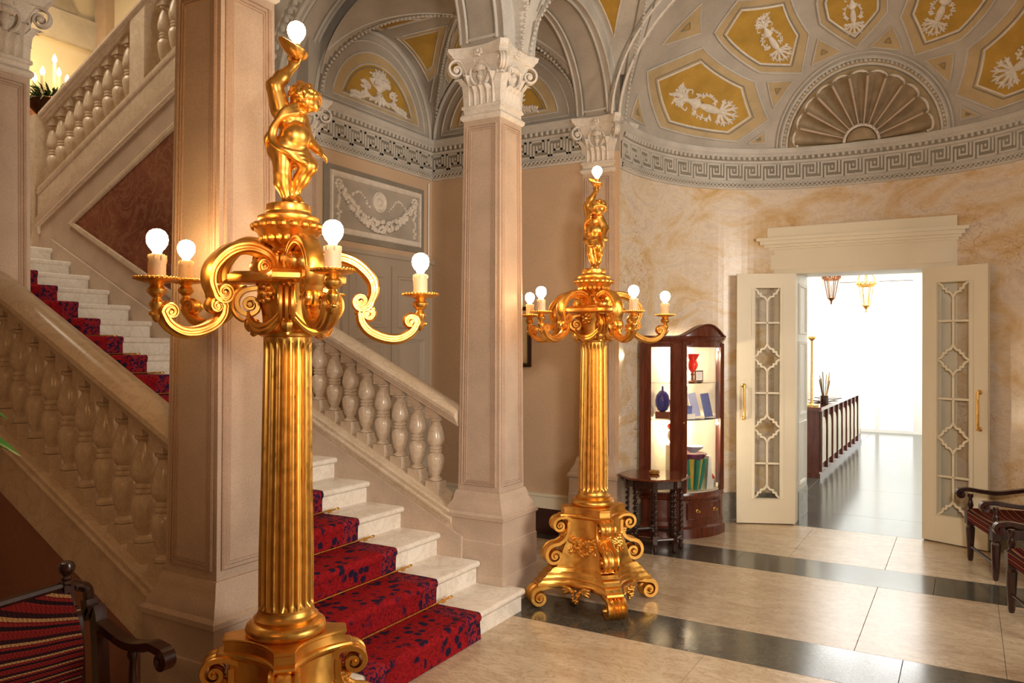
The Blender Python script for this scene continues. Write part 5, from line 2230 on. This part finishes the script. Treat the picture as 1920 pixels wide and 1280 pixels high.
# posts
for p, rr in ((A_, .030), (L_, .028), (B_, .024), (R_, .024)):
    q = p+(cen-p).normalized()*.018
    g = G()
    g.box(q.x-CA.x-rr*.8, q.x-CA.x+rr*.8, q.y-CA.y-rr*.8, q.y-CA.y+rr*.8, .40, 1.735)
    g.obj('post', WD, cab)
for (p, q) in ((L_, A_), (bow[0], bow[12])):
    d = (q-p).normalized()
    for s in ((.16, .9) if p == L_ else (.06, .94)):
        c = p.lerp(q, s)
        if p != L_:
            c = c+nrm*(.055*4*s*(1-s))
        dd = Vector((-d.y, d.x, 0))
        g = G()
        g.loft([[(c.x-CA.x+d.x*u*.022+dd.x*v*.012, c.y-CA.y+d.y*u*.022+dd.y*v*.012, z) for u, v in ((-1, -1), (1, -1), (1, 1), (-1, 1))] for z in (.40, 1.735)])
        g.obj('door_stile', WD, cab)
# mahogany side board next to the left post and the broad corner post
G().prism([(L_.x-CA.x+.0, L_.y-CA.y), (L_.x-CA.x+.085, L_.y-CA.y+.018), (L_.x-CA.x+.08, L_.y-CA.y+.04), (L_.x-CA.x-.005, L_.y-CA.y+.022)], .40, 1.735).obj('side_board', WD, cab)
G().prism([(-.085, -.022), (.0, -.008), (.045, .065), (.02, .075), (-.02, .02), (-.09, .0)], .40, 1.735).obj('corner_post', WD, cab)
e = G().lathe([(.010, 0), (.010, .004), (.004, .005)], 10, Matrix.Translation((.03, .01, 1.03)) @ Matrix.Rotation(math.atan2(nrm.y, nrm.x), 4, 'Z') @ Matrix.Rotation(PI/2, 4, 'Y')).obj('lock', MT['brass'], cab)
# head rails, cornice and arched pediment
G().loft([pl(o, z) for o, z in ((.0, 1.70), (.0, 1.745), (.006, 1.755), (.02, 1.77), (.028, 1.795), (.012, 1.80), (.012, 1.803))]).obj('cornice', WD, cab, sharp=28)
ped = []
for s in lin(-.02, 1.02, 26):
    p = A_.lerp(B_, s)+nrm*(.055*4*s*(1-s)+.012)
    u = (s-.5)*2
    z = 1.805+.105*max(0, math.cos(min(abs(u), 1)*PI/2))**1.3
    ped.append((p, z))
lo = []
for p, z in ped:
    b = p-nrm*.05
    lo.append([(p.x-CA.x, p.y-CA.y, 1.79), (p.x-CA.x, p.y-CA.y, z-.02), (p.x-CA.x+nrm.x*.02, p.y-CA.y+nrm.y*.02, z-.012), (p.x-CA.x+nrm.x*.022, p.y-CA.y+nrm.y*.022, z), (b.x-CA.x, b.y-CA.y, z), (b.x-CA.x, b.y-CA.y, 1.79)])
G().loft(lo).obj('pediment', WD, cab, sharp=30)
# back and interior
inn = [L_.lerp(cen, .06), R_.lerp(cen, .06)]
MT['lining'] = plain('pale_cabinet_lining', (.86, .78, .62), .6)
g = G()
bk = [L_+(A_-L_)*.04, Vector((-2.43, 7.02, 0)), Vector((-2.25, 7.32, 0)), R_]
g.loft([[(p.x-CA.x, p.y-CA.y, z) for z in (.40, 1.74)] for p in bk], closed=False, caps=False)
g.obj('back_panel', MT['lining'], cab)
G().loft([pl(-.02, z) for z in (.398, .406)]).obj('floor_panel', MT['lining'], cab)
for z in (1.045, 1.375):
    G().loft([pl(-.022, zz) for zz in (z, z+.008)]).obj('glass_shelf', MT['glass'], cab)
G().loft([[(p.x-CA.x, p.y-CA.y, z) for z in (.41, 1.70)] for p in bow], closed=False, caps=False).obj('curved_glass', MT['glass'], cab)
q0, q1 = L_.lerp(A_, .2), L_.lerp(A_, .8)
G().loft([[(p.x-CA.x, p.y-CA.y, z) for z in (.41, 1.70)] for p in (q0, q1)], closed=False, caps=False).obj('side_glass', MT['glass'], cab)
# small spotlights inside
spot = glow('cabinet_spotlight', (1, .82, .5), 25)
for z in (1.68, 1.0):
    p = B_.lerp(cen, .16)
    G().ball((p.x-CA.x, p.y-CA.y, z), .014, 8, 6).obj('spotlight', spot, cab)
point('cabinet_lamp', (-2.24, 7.02, 1.62), 14, (1, .82, .55), .03)
point('cabinet_lamp', (-2.24, 7.00, .98), 12, (1, .80, .52), .03)


def colglass(name, c, rough=.08):
    k = N(name)
    k.col(c)
    k.set(Roughness=rough, Transmission_Weight=.35, Coat_Weight=.5)
    return k.m


RED, BLUE, GREEN, YEL, PURP, WHT = colglass('red_glass', (.75, .03, .02)), colglass('blue_glass', (.05, .06, .35)), colglass('green_glass', (.02, .30, .20)), colglass('yellow_glass', (.85, .60, .08)), colglass('purple_glass', (.20, .04, .12)), plain('white_card', (.9, .88, .85), .6)
BLU2 = plain('blue_card', (.12, .16, .42), .5)
BRN = plain('brown_glaze', (.22, .06, .03), .3)


def pos(s, d, z):
    """s along the front 0..1, d inward"""
    p = A_.lerp(B_, s)-nrm*d
    return (p.x, p.y, z)


def lathe_thing(name, label, cat, loc, parts):
    t = thing(name, label, cat, loc)
    for nm, prof, mt in parts:
        G().lathe(prof, 18).obj(nm, mt, t)
    return t


z1, z2, z3 = .407, 1.054, 1.384
rg = lathe_thing('goblet', 'red glass goblet on the top shelf of the display cabinet', 'goblet', pos(.46, .10, z3), [('stem', [(.045, 0), (.046, .006), (.014, .016), (.010, .05), (.018, .07), (.010, .085)], BRN), ('bowl', [(.012, .085), (.040, .12), (.052, .155), (.040, .19), (.036, .20), (.062, .245), (.064, .255), (.055, .25), (.03, .20)], RED)])
t = thing('small_picture', 'small dark-framed card leaning behind the red goblet', 'card', pos(.70, .15, z3))
G().box(-.05, .05, -.006, .006, 0, .10).obj('frame', MT['dark_wood'], t, None, 1.05)
G().box(-.04, .04, -.008, -.005, .01, .09).obj('card', WHT, t, None, 1.05)
t = thing('egg_vase', 'dark blue egg-shaped vase on a brown foot behind the left cabinet pane', 'vase', (-2.39, 6.82, z2))
G().box(-.062, .062, -.04, .04, 0, .06).obj('foot', BRN, t, None, .25)
G().lathe([(.02, .06), (.045, .075), (.062, .12), (.066, .16), (.056, .21), (.03, .245), (.010, .255), (.008, .285), (.012, .29), (.003, .292)], 18).obj('body', BLUE, t)
for i, (s, d, w_, h_, mt, lab) in enumerate([(.14, .17, .03, .17, WHT, 'white standing booklet next to the corner post on the middle cabinet shelf'), (.30, .18, .03, .16, WHT, 'white standing booklet second from the corner post on the middle cabinet shelf'), (.26, .06, .035, .07, BLU2, 'small blue box in front on the middle cabinet shelf')]):
    p = pos(s, d, z2 if i < 2 else z2+.0452)
    t = thing('booklet' if i < 2 else 'gift_box', lab, 'booklet' if i < 2 else 'box', p)
    a = math.atan2(B_.y-A_.y, B_.x-A_.x)
    G().box(-w_, w_, -.012 if i < 2 else -.03, .012 if i < 2 else .03, 0, h_).obj('cover' if i < 2 else 'box_body', mt, t, None, a)
    if i < 2:
        G().box(-w_*.8, w_*.8, -.0135, -.011, h_*.55, h_*.85).obj('print', BLU2 if i else PURP, t, None, a)
    else:
        G().box(-w_*1.03, w_*1.03, -.031, .031, h_*.8, h_).obj('lid', BLU2, t, None, a)
for i, (s, lab) in enumerate(((.62, 'tall blue card propped at a slant on the middle cabinet shelf'), (.80, 'second slanted blue card at the right end of the middle cabinet shelf'))):
    p = pos(s, .07+.06*(1-i), z2)
    t = thing('propped_card', lab, 'card', p)
    a = math.atan2(B_.y-A_.y, B_.x-A_.x)
    g = G().box(-.05, .05, -.004, .004, 0, .22)
    m = Matrix.Rotation(a, 4, 'Z') @ Matrix.Rotation(-.22, 4, 'X') @ Matrix.Rotation(-.12+.05*i, 4, 'Y')
    g.v = [tuple(m @ Vector(v)) for v in g.v]
    mn = min(v[2] for v in g.v)
    g.v = [(x, y, z-mn) for x, y, z in g.v]
    g.obj('sheet', BLU2 if i else plain('pale_blue_card', (.45, .48, .72), .5), t)
t = thing('white_tray', 'low white display block at the corner-post end of the middle cabinet shelf', 'block', pos(.26, .06, z2))
G().box(-.075, .075, -.03, .03, 0, .045).obj('block', WHT, t, None, math.atan2(B_.y-A_.y, B_.x-A_.x))
# glass parrot figure, dish, big vase and cards on the cabinet floor
t = thing('glass_bird', 'red, white and yellow glass bird on a clear block in the lower cabinet', 'figurine', pos(.13, .17, z1+.40))
G().ball((0, 0, .09), (.05, .045, .06), 12, 8).obj('body', WHT, t)
G().ball((.0, .0, .17), (.055, .04, .035), 12, 8).obj('crest', RED, t)
G().lathe([(.016, 0), (.010, .03), (.002, .05)], 10, Matrix.Translation((.03, -.04, .09)) @ Matrix.Rotation(2.2, 4, 'X')).obj('beak', YEL, t)
G().lathe([(.03, 0), (.032, .012), (.014, .02), (.014, .035)], 12).obj('foot', BRN, t)
t = thing('block_stand', 'clear acrylic block carrying the glass bird and the pale dish', 'stand', pos(.13, .17, z1))
G().box(-.045, .045, -.045, .045, 0, .40).obj('block', MT['lining'], t, None, .9)
t = lathe_thing('big_vase', 'green and yellow glass vase with flared purple rim on the cabinet floor', 'vase', pos(.44, .08, z1), [('body', [(.045, 0), (.055, .01), (.075, .12), (.088, .22), (.10, .29), (.09, .285), (.07, .2)], YEL), ('rim', [(.10, .285), (.12, .31), (.128, .325), (.122, .333), (.09, .315)], PURP)])
for i in range(6):
    a = 2*PI*i/6+.2
    G().tube([(.052*math.cos(a), .052*math.sin(a), .01), (.080*math.cos(a), .080*math.sin(a), .14), (.102*math.cos(a), .102*math.sin(a), .285)], [.020, .026, .030], 8).obj('stripe', GREEN, t)
lathe_thing('glass_dish', 'pale grey-blue glass bowl resting on the rim of the big vase', 'bowl', pos(.44, .08, z1+.335), [('bowl', [(.03, 0), (.035, .006), (.09, .045), (.098, .06), (.09, .055), (.04, .015)], colglass('smoky_glass', (.45, .46, .55)))])
for i, (s, h_, lab) in enumerate(((.72, .30, 'white folded card standing tallest on the cabinet floor'), (.76, .24, 'white folded card beside the tallest one on the cabinet floor'))):
    t = thing('folded_card', lab, 'card', pos(s, .05+.09*i, z1))
    G().prism([(-.035, 0), (.035, 0), (.012, h_), (-.012, h_)], -.04, .04, 'y').obj('sheet', WHT, t, None, .95)
t = lathe_thing('red_jar', 'small red and white lidded jar at the far end of the cabinet floor', 'jar', pos(.92, .09, z1), [('body', [(.03, 0), (.036, .02), (.03, .06), (.02, .08)], WHT), ('lid', [(.022, .08), (.026, .09), (.012, .11), (.002, .12)], RED)])

# ================================================================== OCTAGONAL TABLE
tb = thing('side_table', 'octagonal dark wood table with twisted legs in front of the display cabinet', 'table', (-2.29, 6.33, 0))


def octa(r, z, n=8, ph=PI/8):
    return [(r*math.cos(ph+2*PI*i/n), r*math.sin(ph+2*PI*i/n), z) for i in range(n)]


DWD = MT['dark_wood']
MT['table_top'] = wood('polished_table_wood', (.20, .05, .02), (.08, .018, .008), .08)
G().loft([octa(r, z) for r, z in ((.285, .598), (.300, .604), (.302, .612), (.295, .620))]).obj('tabletop', MT['table_top'], tb, sharp=20)
g = G()
g.loft([octa(.238, .53), octa(.238, .598)])
g.obj('apron', DWD, tb, sharp=20)
g = G()
for i in range(8):
    a0, a1 = PI/8+2*PI*i/8, PI/8+2*PI*(i+1)/8
    p, q = Vector((.225*math.cos(a0), .225*math.sin(a0), .115)), Vector((.225*math.cos(a1), .225*math.sin(a1), .115))
    g = G()
    g.tube([p, q], .016, 8)
    g.obj('stretcher', DWD, tb)
leg0 = None
for i in range(8):
    a = PI/8+2*PI*i/8
    if leg0 is None:
        loops = []
        K = 90
        for k in range(K+1):
            z = .15+.36*k/K
            f = 2*PI*k/K*8
            lp = []
            for j in range(12):
                b = 2*PI*j/12
                r_ = .0135+.0045*math.cos(2*(b-f/2))
                off = .004
                lp.append((off*math.cos(f)+r_*math.cos(b), off*math.sin(f)+r_*math.sin(b), z))
            loops.append(lp)
        g = G().loft(loops)
        g.box(-.018, .018, -.018, .018, .51, .598)
        g.box(-.018, .018, -.018, .018, .085, .15)
        g.lathe([(.012, 0), (.018, .012), (.020, .03), (.012, .05), (.018, .07), (.018, .086)], 12)
        leg0 = g.mesh('leg', DWD)
    add_obj('leg', leg0, tb, (.222*math.cos(a), .222*math.sin(a), 0), a)
t = thing('ashtray', 'small round amber glass ashtray on the octagonal table', 'ashtray', (-2.30, 6.36, .6205))
G().lathe([(.030, 0), (.042, .004), (.046, .018), (.040, .026), (.034, .020), (.026, .010), (.002, .009)], 20).obj('bowl', colglass('amber_glass', (.50, .22, .04)), t)
for i in range(4):
    a = PI/4+PI/2*i
    G().ball((.041*math.cos(a), .041*math.sin(a), .026), (.008, .008, .005), 6, 4).obj('rest', colglass('amber_glass_rim', (.55, .28, .06)), t)


# ================================================================== CHAIRS
def armchair(name, label, loc, rz, w, d, seat, arm, back, group=None):
    """front faces local +x, width along y, origin on the floor at the middle of the front"""
    t = thing(name, label, 'armchair' if w < 1 else 'settee', loc, rz, group)
    hw_ = w/2
    lx = -.03 if w < 1 else -.13
    for s in (-1, 1):
        g = G()
        y = s*(hw_-.03)
        m = Matrix.Translation((lx, y, 0))
        g.lathe([(.015, 0), (.021, .02), (.030, seat*.5), (.033, seat-.12), (.026, seat-.105), (.033, seat-.09)], 8, m @ Matrix.Rotation(PI/8, 4, 'Z'))
        g.box(lx-.032, lx+.032, y-.032, y+.032, seat-.09, seat+.01)
        g.obj('front_leg', DWD, t, sharp=25)
        g = G().lathe([(.022, seat), (.026, seat+.015), (.014, seat+.03), (.024, seat+.06), (.016, seat+.09), (.013, arm-.07), (.022, arm-.05), (.018, arm-.03)], 12, m)
        g.obj('arm_support', DWD, t)
        g = G()
        path = smooth_path([(-d+.02, arm+.025), (-d*.7, arm+.0), (-d*.45, arm-.018), (-d*.2, arm-.008), (-.02, arm+.004), (.035, arm-.002)], 6)+spiral((.038, arm-.034), .032, .012, PI/2, -1.05, 26)[1:]
        sc = [1.0]*31+[1-.35*i/26 for i in range(26)]
        g.sweep([(x, y, z) for x, z in path], [(-.016, -.024), (.010, -.026), (.017, -.014), (.017, .014), (.010, .026), (-.016, .024)], (0, 1, 0), sc[:len(path)])
        g.tube([(.038, y-.026, arm-.034), (.038, y+.026, arm-.034)], .012, 8)
        g.obj('armrest', DWD, t, sharp=45)
        # rear post: curved, joined to the back frame by an arched loop
        g = G()
        pp = smooth_path([(-d+.06, 0), (-d+.03, seat*.6), (-d+.02, seat+.05), (-d-.005, arm+.06), (-d-.045, back-.10), (-d-.06, back-.045)], 5)
        g.sweep([(x, y, z) for x, z in pp], [(-.02, -.022), (.02, -.022), (.02, .022), (-.02, .022)], (0, 1, 0))
        yi = s*(hw_-.115)
        lp = smooth_path([(y, back-.05), (y-s*.006, back-.005), (y-s*.035, back+.012), (yi+s*.03, back+.022), (yi, back+.03)], 4)
        g.tube([(-d-.062, a_, b_) for a_, b_ in lp], [.020]*len(lp), 8)
        g.obj('back_post', DWD, t, sharp=45)
        g = G()
        pp = smooth_path([(-d+.02, seat+.02), (-d-.005, arm+.06), (-d-.05, back-.06), (-d-.062, back+.03)], 5)
        g.sweep([(x, yi, z) for x, z in pp], [(-.018, -.018), (.018, -.018), (.018, .018), (-.018, .018)], (0, 1, 0))
        g.lathe([(.016, 0), (.024, .012), (.016, .022), (.022, .030), (.014, .040), (.026, .054), (.030, .070), (.024, .086), (.004, .094)], 14, Matrix.Translation((-d-.062, yi, back+.025)))
        g.obj('finial_post', DWD, t, sharp=45)
    yi = hw_-.115
    g = G()
    g.box(-d, -.03, -hw_+.035, hw_-.035, seat-.085, seat-.01)
    g.obj('seat_frame', DWD, t)
    # sagging upholstery
    MTS = MT['stripe']
    g = G()

    def seatf(u, v):
        x = -d+.03+(d-.03)*v
        y = (-hw_+.035)+(w-.07)*u
        return (x, y, seat+.035-.02*math.sin(PI*u)*math.sin(PI*v)-.03*max(0, v-.9)*10*.5)
    g.grid(seatf, 16, 10)
    g.obj('seat', MTS, t)
    g = G()
    g.box(-.012, .0, -hw_+.06, hw_-.06, seat-.06, seat+.02)
    g.obj('seat_front', MTS, t)

    def backf(u, v, o=0):
        z = seat+.08+(back+.02-seat-.08)*v
        x = -d+.02-.085*v*v+.03*math.sin(PI*v)+o
        return (x+.05*math.sin(PI*u)*(-1)*(.4+.6*v), -yi+2*yi*u, z-.03*math.sin(PI*u)*v)
    loops = []
    g = G()
    g.grid(lambda u, v: backf(u, v, .012), 16, 16)
    g.grid(lambda u, v: backf(u, v, -.02), 16, 16)
    g.obj('back_panel', MTS, t)
    g = G()
    pts = [(-d-.064-.05*math.sin(PI*i/20), -yi+2*yi*i/20, back+.028-.03*math.sin(PI*i/20)) for i in range(21)]
    g.tube(pts, .017, 8)
    g.obj('top_rail', DWD, t)
    g = G()
    g.tube([(lx, -hw_+.03, seat*.30), (lx, hw_-.03, seat*.30)], .012, 8)
    g.tube([(-d+.05, -hw_+.03, seat*.30), (-d+.05, hw_-.03, seat*.30)], .012, 8)
    g.obj('stretcher', DWD, t, kind='stuff')
    return t


armchair('armchair', 'dark wood armchair with red striped seat standing against the open right door leaf', (.075, 7.00, 0), R(196.5), .62, .50, .385, .565, .88)
armchair('armchair', 'dark wood armchair showing only a scrolled arm and front leg before its twin', (.300, 5.70, 0), R(196.5), .62, .50, .385, .565, .88)
armchair('settee', 'dark carved settee with red striped upholstery below the near balustrade', (-2.45, 1.04, 0), 0, 1.46, .34, .40, .64, .79)

# ================================================================== CORRIDOR FURNITURE
ct = thing('reception_counter', 'dark wood reception counter with arched pale panels in the bright corridor', 'counter', (-1.66, 10.8, 0))
G().box(-.55, 0, 0, 4.6, .06, .88).obj('counter_body', MT['mahogany'], ct)
G().box(-.58, .03, -.03, 4.65, .88, .925).obj('counter_top', MT['table_top'], ct)
G().box(-.55, .012, -.01, 4.6, 0, .06).obj('plinth', MT['mahogany'], ct)
pan = None
for i in range(9):
    y0 = .12+i*.49
    if pan is None:
        g = G()
        poly = [(0, .18), (.36, .18), (.36, .62)]+[(.18+.18*math.cos(a), .62+.16*math.sin(a)) for a in lin(0, PI, 12)][1:]
        g.prism(poly, .0, .012, 'x')
        pan = g.mesh('arched_panel', MT['cream'])
        po = G().box(-.002, .03, -.055, -.015, .08, .87).mesh('pilaster_strip', MT['mahogany'])
    add_obj('arched_panel', pan, ct, (0, y0, 0))
    add_obj('pilaster_strip', po, ct, (0, y0-.03, 0))
t = thing('globe_lamp', 'brass table lamp with white glass globe on the reception counter', 'lamp', (-1.79, 11.02, .926))
G().lathe([(.09, 0), (.09, .015), (.03, .03), (.016, .06), (.014, .86), (.022, .875), (.05, .90), (.05, .925)], 18).obj('stem', MT['brass'], t)
G().ball((0, 0, 1.01), (.095, .095, .105), 16, 12).obj('globe', glow('opal_globe', (1, .93, .68), .9), t)
t = thing('desk_organiser', 'dark desk organiser with stacked trays at the near end of the counter', 'organiser', (-2.06, 11.0, .926))
for z in (0, .10, .20, .30):
    G().box(-.14, .10, -.10, .12, z, z+.02).obj('tray', MT['dark_wood'], t)
for x in (-.14, .09):
    G().box(x, x+.012, -.10, .12, 0, .42).obj('side', MT['dark_wood'], t)
t = thing('pen_pot', 'dark pot of upright sticks beside the globe lamp', 'pot', (-1.68, 11.35, .926))
G().lathe([(.05, 0), (.055, .01), (.05, .10), (.055, .12), (.045, .11)], 14).obj('pot', DWD, t)
rnd = random.Random(2)
for i in range(9):
    a = rnd.uniform(0, 6.28)
    G().tube([(.01*math.cos(a), .01*math.sin(a), .02), (.07*math.cos(a), .07*math.sin(a), .40+rnd.uniform(-.08, .05))], .006, 6).obj('stick', DWD if i % 2 else MT['brass'], t)
for i, (y, lab) in enumerate(((11.9, 'dark open folder lying on the counter beyond the pot of sticks'), (12.5, 'second dark folder lying farther along the counter'))):
    t = thing('folder', lab, 'folder', (-1.80, y, .926))
    for s in (-1, 1):
        g = G().box(0, .16, -.11, .11, 0, .012)
        m = Matrix.Rotation(.5+i*.3, 4, 'Z') @ Matrix.Scale(s, 4, (1, 0, 0)) @ Matrix.Rotation(-.12, 4, 'Y')
        g.v = [tuple(m @ Vector(v)) for v in g.v]
        mn = min(v[2] for v in g.v)
        g.v = [(x, y_, z-mn) for x, y_, z in g.v]
        g.obj('cover', DWD, t)
t = thing('wall_picture', 'red-framed picture on the corridor wall behind the globe lamp', 'picture', (-2.6, 12.2, 1.55))
G().sweep([(.004, -.55, -.32), (.004, .55, -.32), (.004, .55, .32), (.004, -.55, .32)], [(-.03, -.004), (-.03, .03), (.03, .02), (.03, -.004)], (1, 0, 0), ring=True).obj('frame', MT['mahogany'], t)
G().box(.002, .008, -.53, .53, -.30, .30).obj('print', MT['tan'], t)


def lantern(loc, s, label, mt):
    t = thing('hanging_lantern', label, 'lantern', loc)
    n = 6
    for i in range(n):
        a0, a1 = 2*PI*i/n, 2*PI*(i+1)/n
        g = G()
        g.tube([(.05*s*math.cos(a0), .05*s*math.sin(a0), -.30*s), (.10*s*math.cos(a0), .10*s*math.sin(a0), -.02*s), (.12*s*math.cos(a0), .12*s*math.sin(a0), .0)], .007*s, 6)
        g.obj('rib', mt, t)
    for r_, z in ((.05, -.30), (.10, -.02), (.125, .0)):
        G().tube([(r_*s*math.cos(a), r_*s*math.sin(a), z*s) for a in lin(0, 2*PI*23/24, 23)], .009*s, 6, ring=True).obj('ring', mt, t)
    g = G()
    for i in range(12):
        a = 2*PI*i/12
        g.ball((.125*s*math.cos(a), .125*s*math.sin(a), .025*s), (.014*s, .014*s, .03*s), 6, 4)
    g.obj('crest', mt, t, kind='stuff')
    G().lathe([(.04*s, -.30*s), (.045*s, -.315*s), (.02*s, -.34*s), (.012*s, -.36*s), (.016*s, -.38*s), (.002*s, -.40*s)], 12).obj('pendant', mt, t)
    for i in range(4):
        a = 2*PI*i/4
        G().tube(smooth_path([(.11*s*math.cos(a), .11*s*math.sin(a), .02*s), (.10*s*math.cos(a), .10*s*math.sin(a), .12*s), (.03*s*math.cos(a), .03*s*math.sin(a), .22*s), (0, 0, .25*s)], 4), .007*s, 6).obj('scroll', mt, t)
    G().tube([(0, 0, .25*s), (0, 0, 3.3-loc[2])], .006, 6).obj('chain', mt, t)
    G().lathe([(.012*s, -.28*s), (.014*s, -.12*s), (.01*s, -.10*s)], 10).obj('candle', MT['cream'], t)


lantern((-1.405, 10.0, 2.53), .78, 'dark copper hanging lantern nearest the doorway in the corridor', metal('dark_copper', (.42, .17, .07), .35, .3))
lantern((-1.33, 13.0, 2.66), 1.05, 'brass hanging lantern farther down the bright corridor', MT['brass'])

# ================================================================== UPPER LANDING CANDELABRUM AND PLANT
cd = thing('candle_chandelier', 'dark basket of evergreen with lit candles glowing behind the upper balustrade', 'chandelier', (-9.45, 5.28, 4.50))
g = G().lathe([(.02, -.30), (.06, -.26), (.03, -.20), (.14, -.10), (.24, .0), (.27, .08), (.25, .10), (.2, .02)], 18)
g.obj('bowl', metal('dark_bronze', (.10, .05, .03), .4), cd)
G().lathe([(.10, -1.862), (.24, -1.86), (.22, -1.8), (.04, -1.7), (.03, -.3)], 14).obj('stand', metal('dark_bronze_stand', (.10, .05, .03), .4), cd)
k = N('fir_needles')
k.col(k.ramp(k.noise(20, 3), [(.3, (.010, .030, .008)), (.7, (.06, .12, .025))]))
k.set(Roughness=.5)
FIR = k.m
rnd = random.Random(8)
g = G()
for i in range(220):
    a, e_ = rnd.uniform(0, 6.28), rnd.uniform(-.3, 1.2)
    l = rnd.uniform(.10, .26)
    p = Vector((.18*math.cos(a)*rnd.random(), .18*math.sin(a)*rnd.random(), .10))
    q = p+Vector((math.cos(a)*math.cos(e_), math.sin(a)*math.cos(e_), math.sin(e_)))*l
    g.tube([p, p.lerp(q, .6)+Vector((0, 0, .02)), q-Vector((0, 0, .03))], [.008, .010, .002], 4)
g.obj('fir_sprigs', FIR, cd, kind='stuff')
FL = glow('candle_flame', (1, .70, .30), 60)
for i, (x, y, h_) in enumerate(((-.22, -.10, .35), (-.10, .12, .46), (.06, -.16, .36), (.20, .05, .30), (.14, .2, .38), (.02, .0, .56))):
    c = G().lathe([(.020, .06), (.022, .07), (.020, h_-.01), (.016, h_)], 12).obj('candle', MT['candle'], cd, (x, y, 0))
    G().lathe([(.003, h_), (.022, h_+.022), (.026, h_+.045), (.016, h_+.08), (.002, h_+.11)], 10).obj('flame', FL, c)
point('chandelier_glow', (-9.3, 5.2, 5.2), 26, (1, .62, .26), .12)

pp = thing('potted_plant', 'green leaves of a tall plant reaching in at the left edge', 'plant', (-2.02, .72, 0))
G().lathe([(.14, 0), (.17, .02), (.20, .34), (.215, .36), (.20, .37), (.18, .30), (.002, .30)], 24).obj('pot', plain('terracotta', (.42, .17, .09), .7), pp)
G().tube(smooth_path([(0, 0, .3), (.03, .0, .8), (.0, .02, 1.2), (.04, .0, 1.62)], 5), [.016-.0006*i for i in range(16)], 8).obj('stem', plain('plant_stem', (.10, .14, .04), .6), pp)
k = N('glossy_leaf')
k.col(k.ramp(k.noise(8, 3), [(.3, (.03, .16, .02)), (.7, (.10, .34, .06))]))
k.set(Roughness=.3, Subsurface_Weight=.0)
LEA = k.m


def leafblade(g, base, d, ln, wd):
    d = Vector(d).normalized()
    s = d.cross(Vector((0, 0, 1))).normalized()
    n_ = s.cross(d)
    b = Vector(base)

    def fn(u, v):
        ww = wd*math.sin(PI*min(1, v*.96+.04))**.8
        a = (u-.5)*2
        return b+d*(ln*v)+s*(a*ww)+n_*(.12*ln*math.sin(PI*v)-abs(a)*ww*.0+.25*ww*abs(a))
    loops = []
    g.grid(fn, 6, 10)
    g.grid(lambda u, v: fn(u, v)-n_*.002, 6, 10)


for i, (b, q, ln, wd) in enumerate([((.04, 0, 1.56), (.80, .30, -.02), .345, .028), ((.03, .01, 1.52), (.72, .36, -.12), .345, .030), ((.02, 0, 1.40), (-.6, .5, .2), .3, .05), ((.0, 0, 1.3), (.1, -.9, .2), .3, .05), ((.02, 0, 1.1), (-.8, -.3, .2), .3, .05), ((.04, 0, 1.62), (-.3, -.3, .6), .25, .045), ((.01, 0, .9), (.3, -.8, .2), .28, .05)]):
    g = G()
    leafblade(g, b, q, ln, wd)
    g.obj('leaf', LEA, pp)
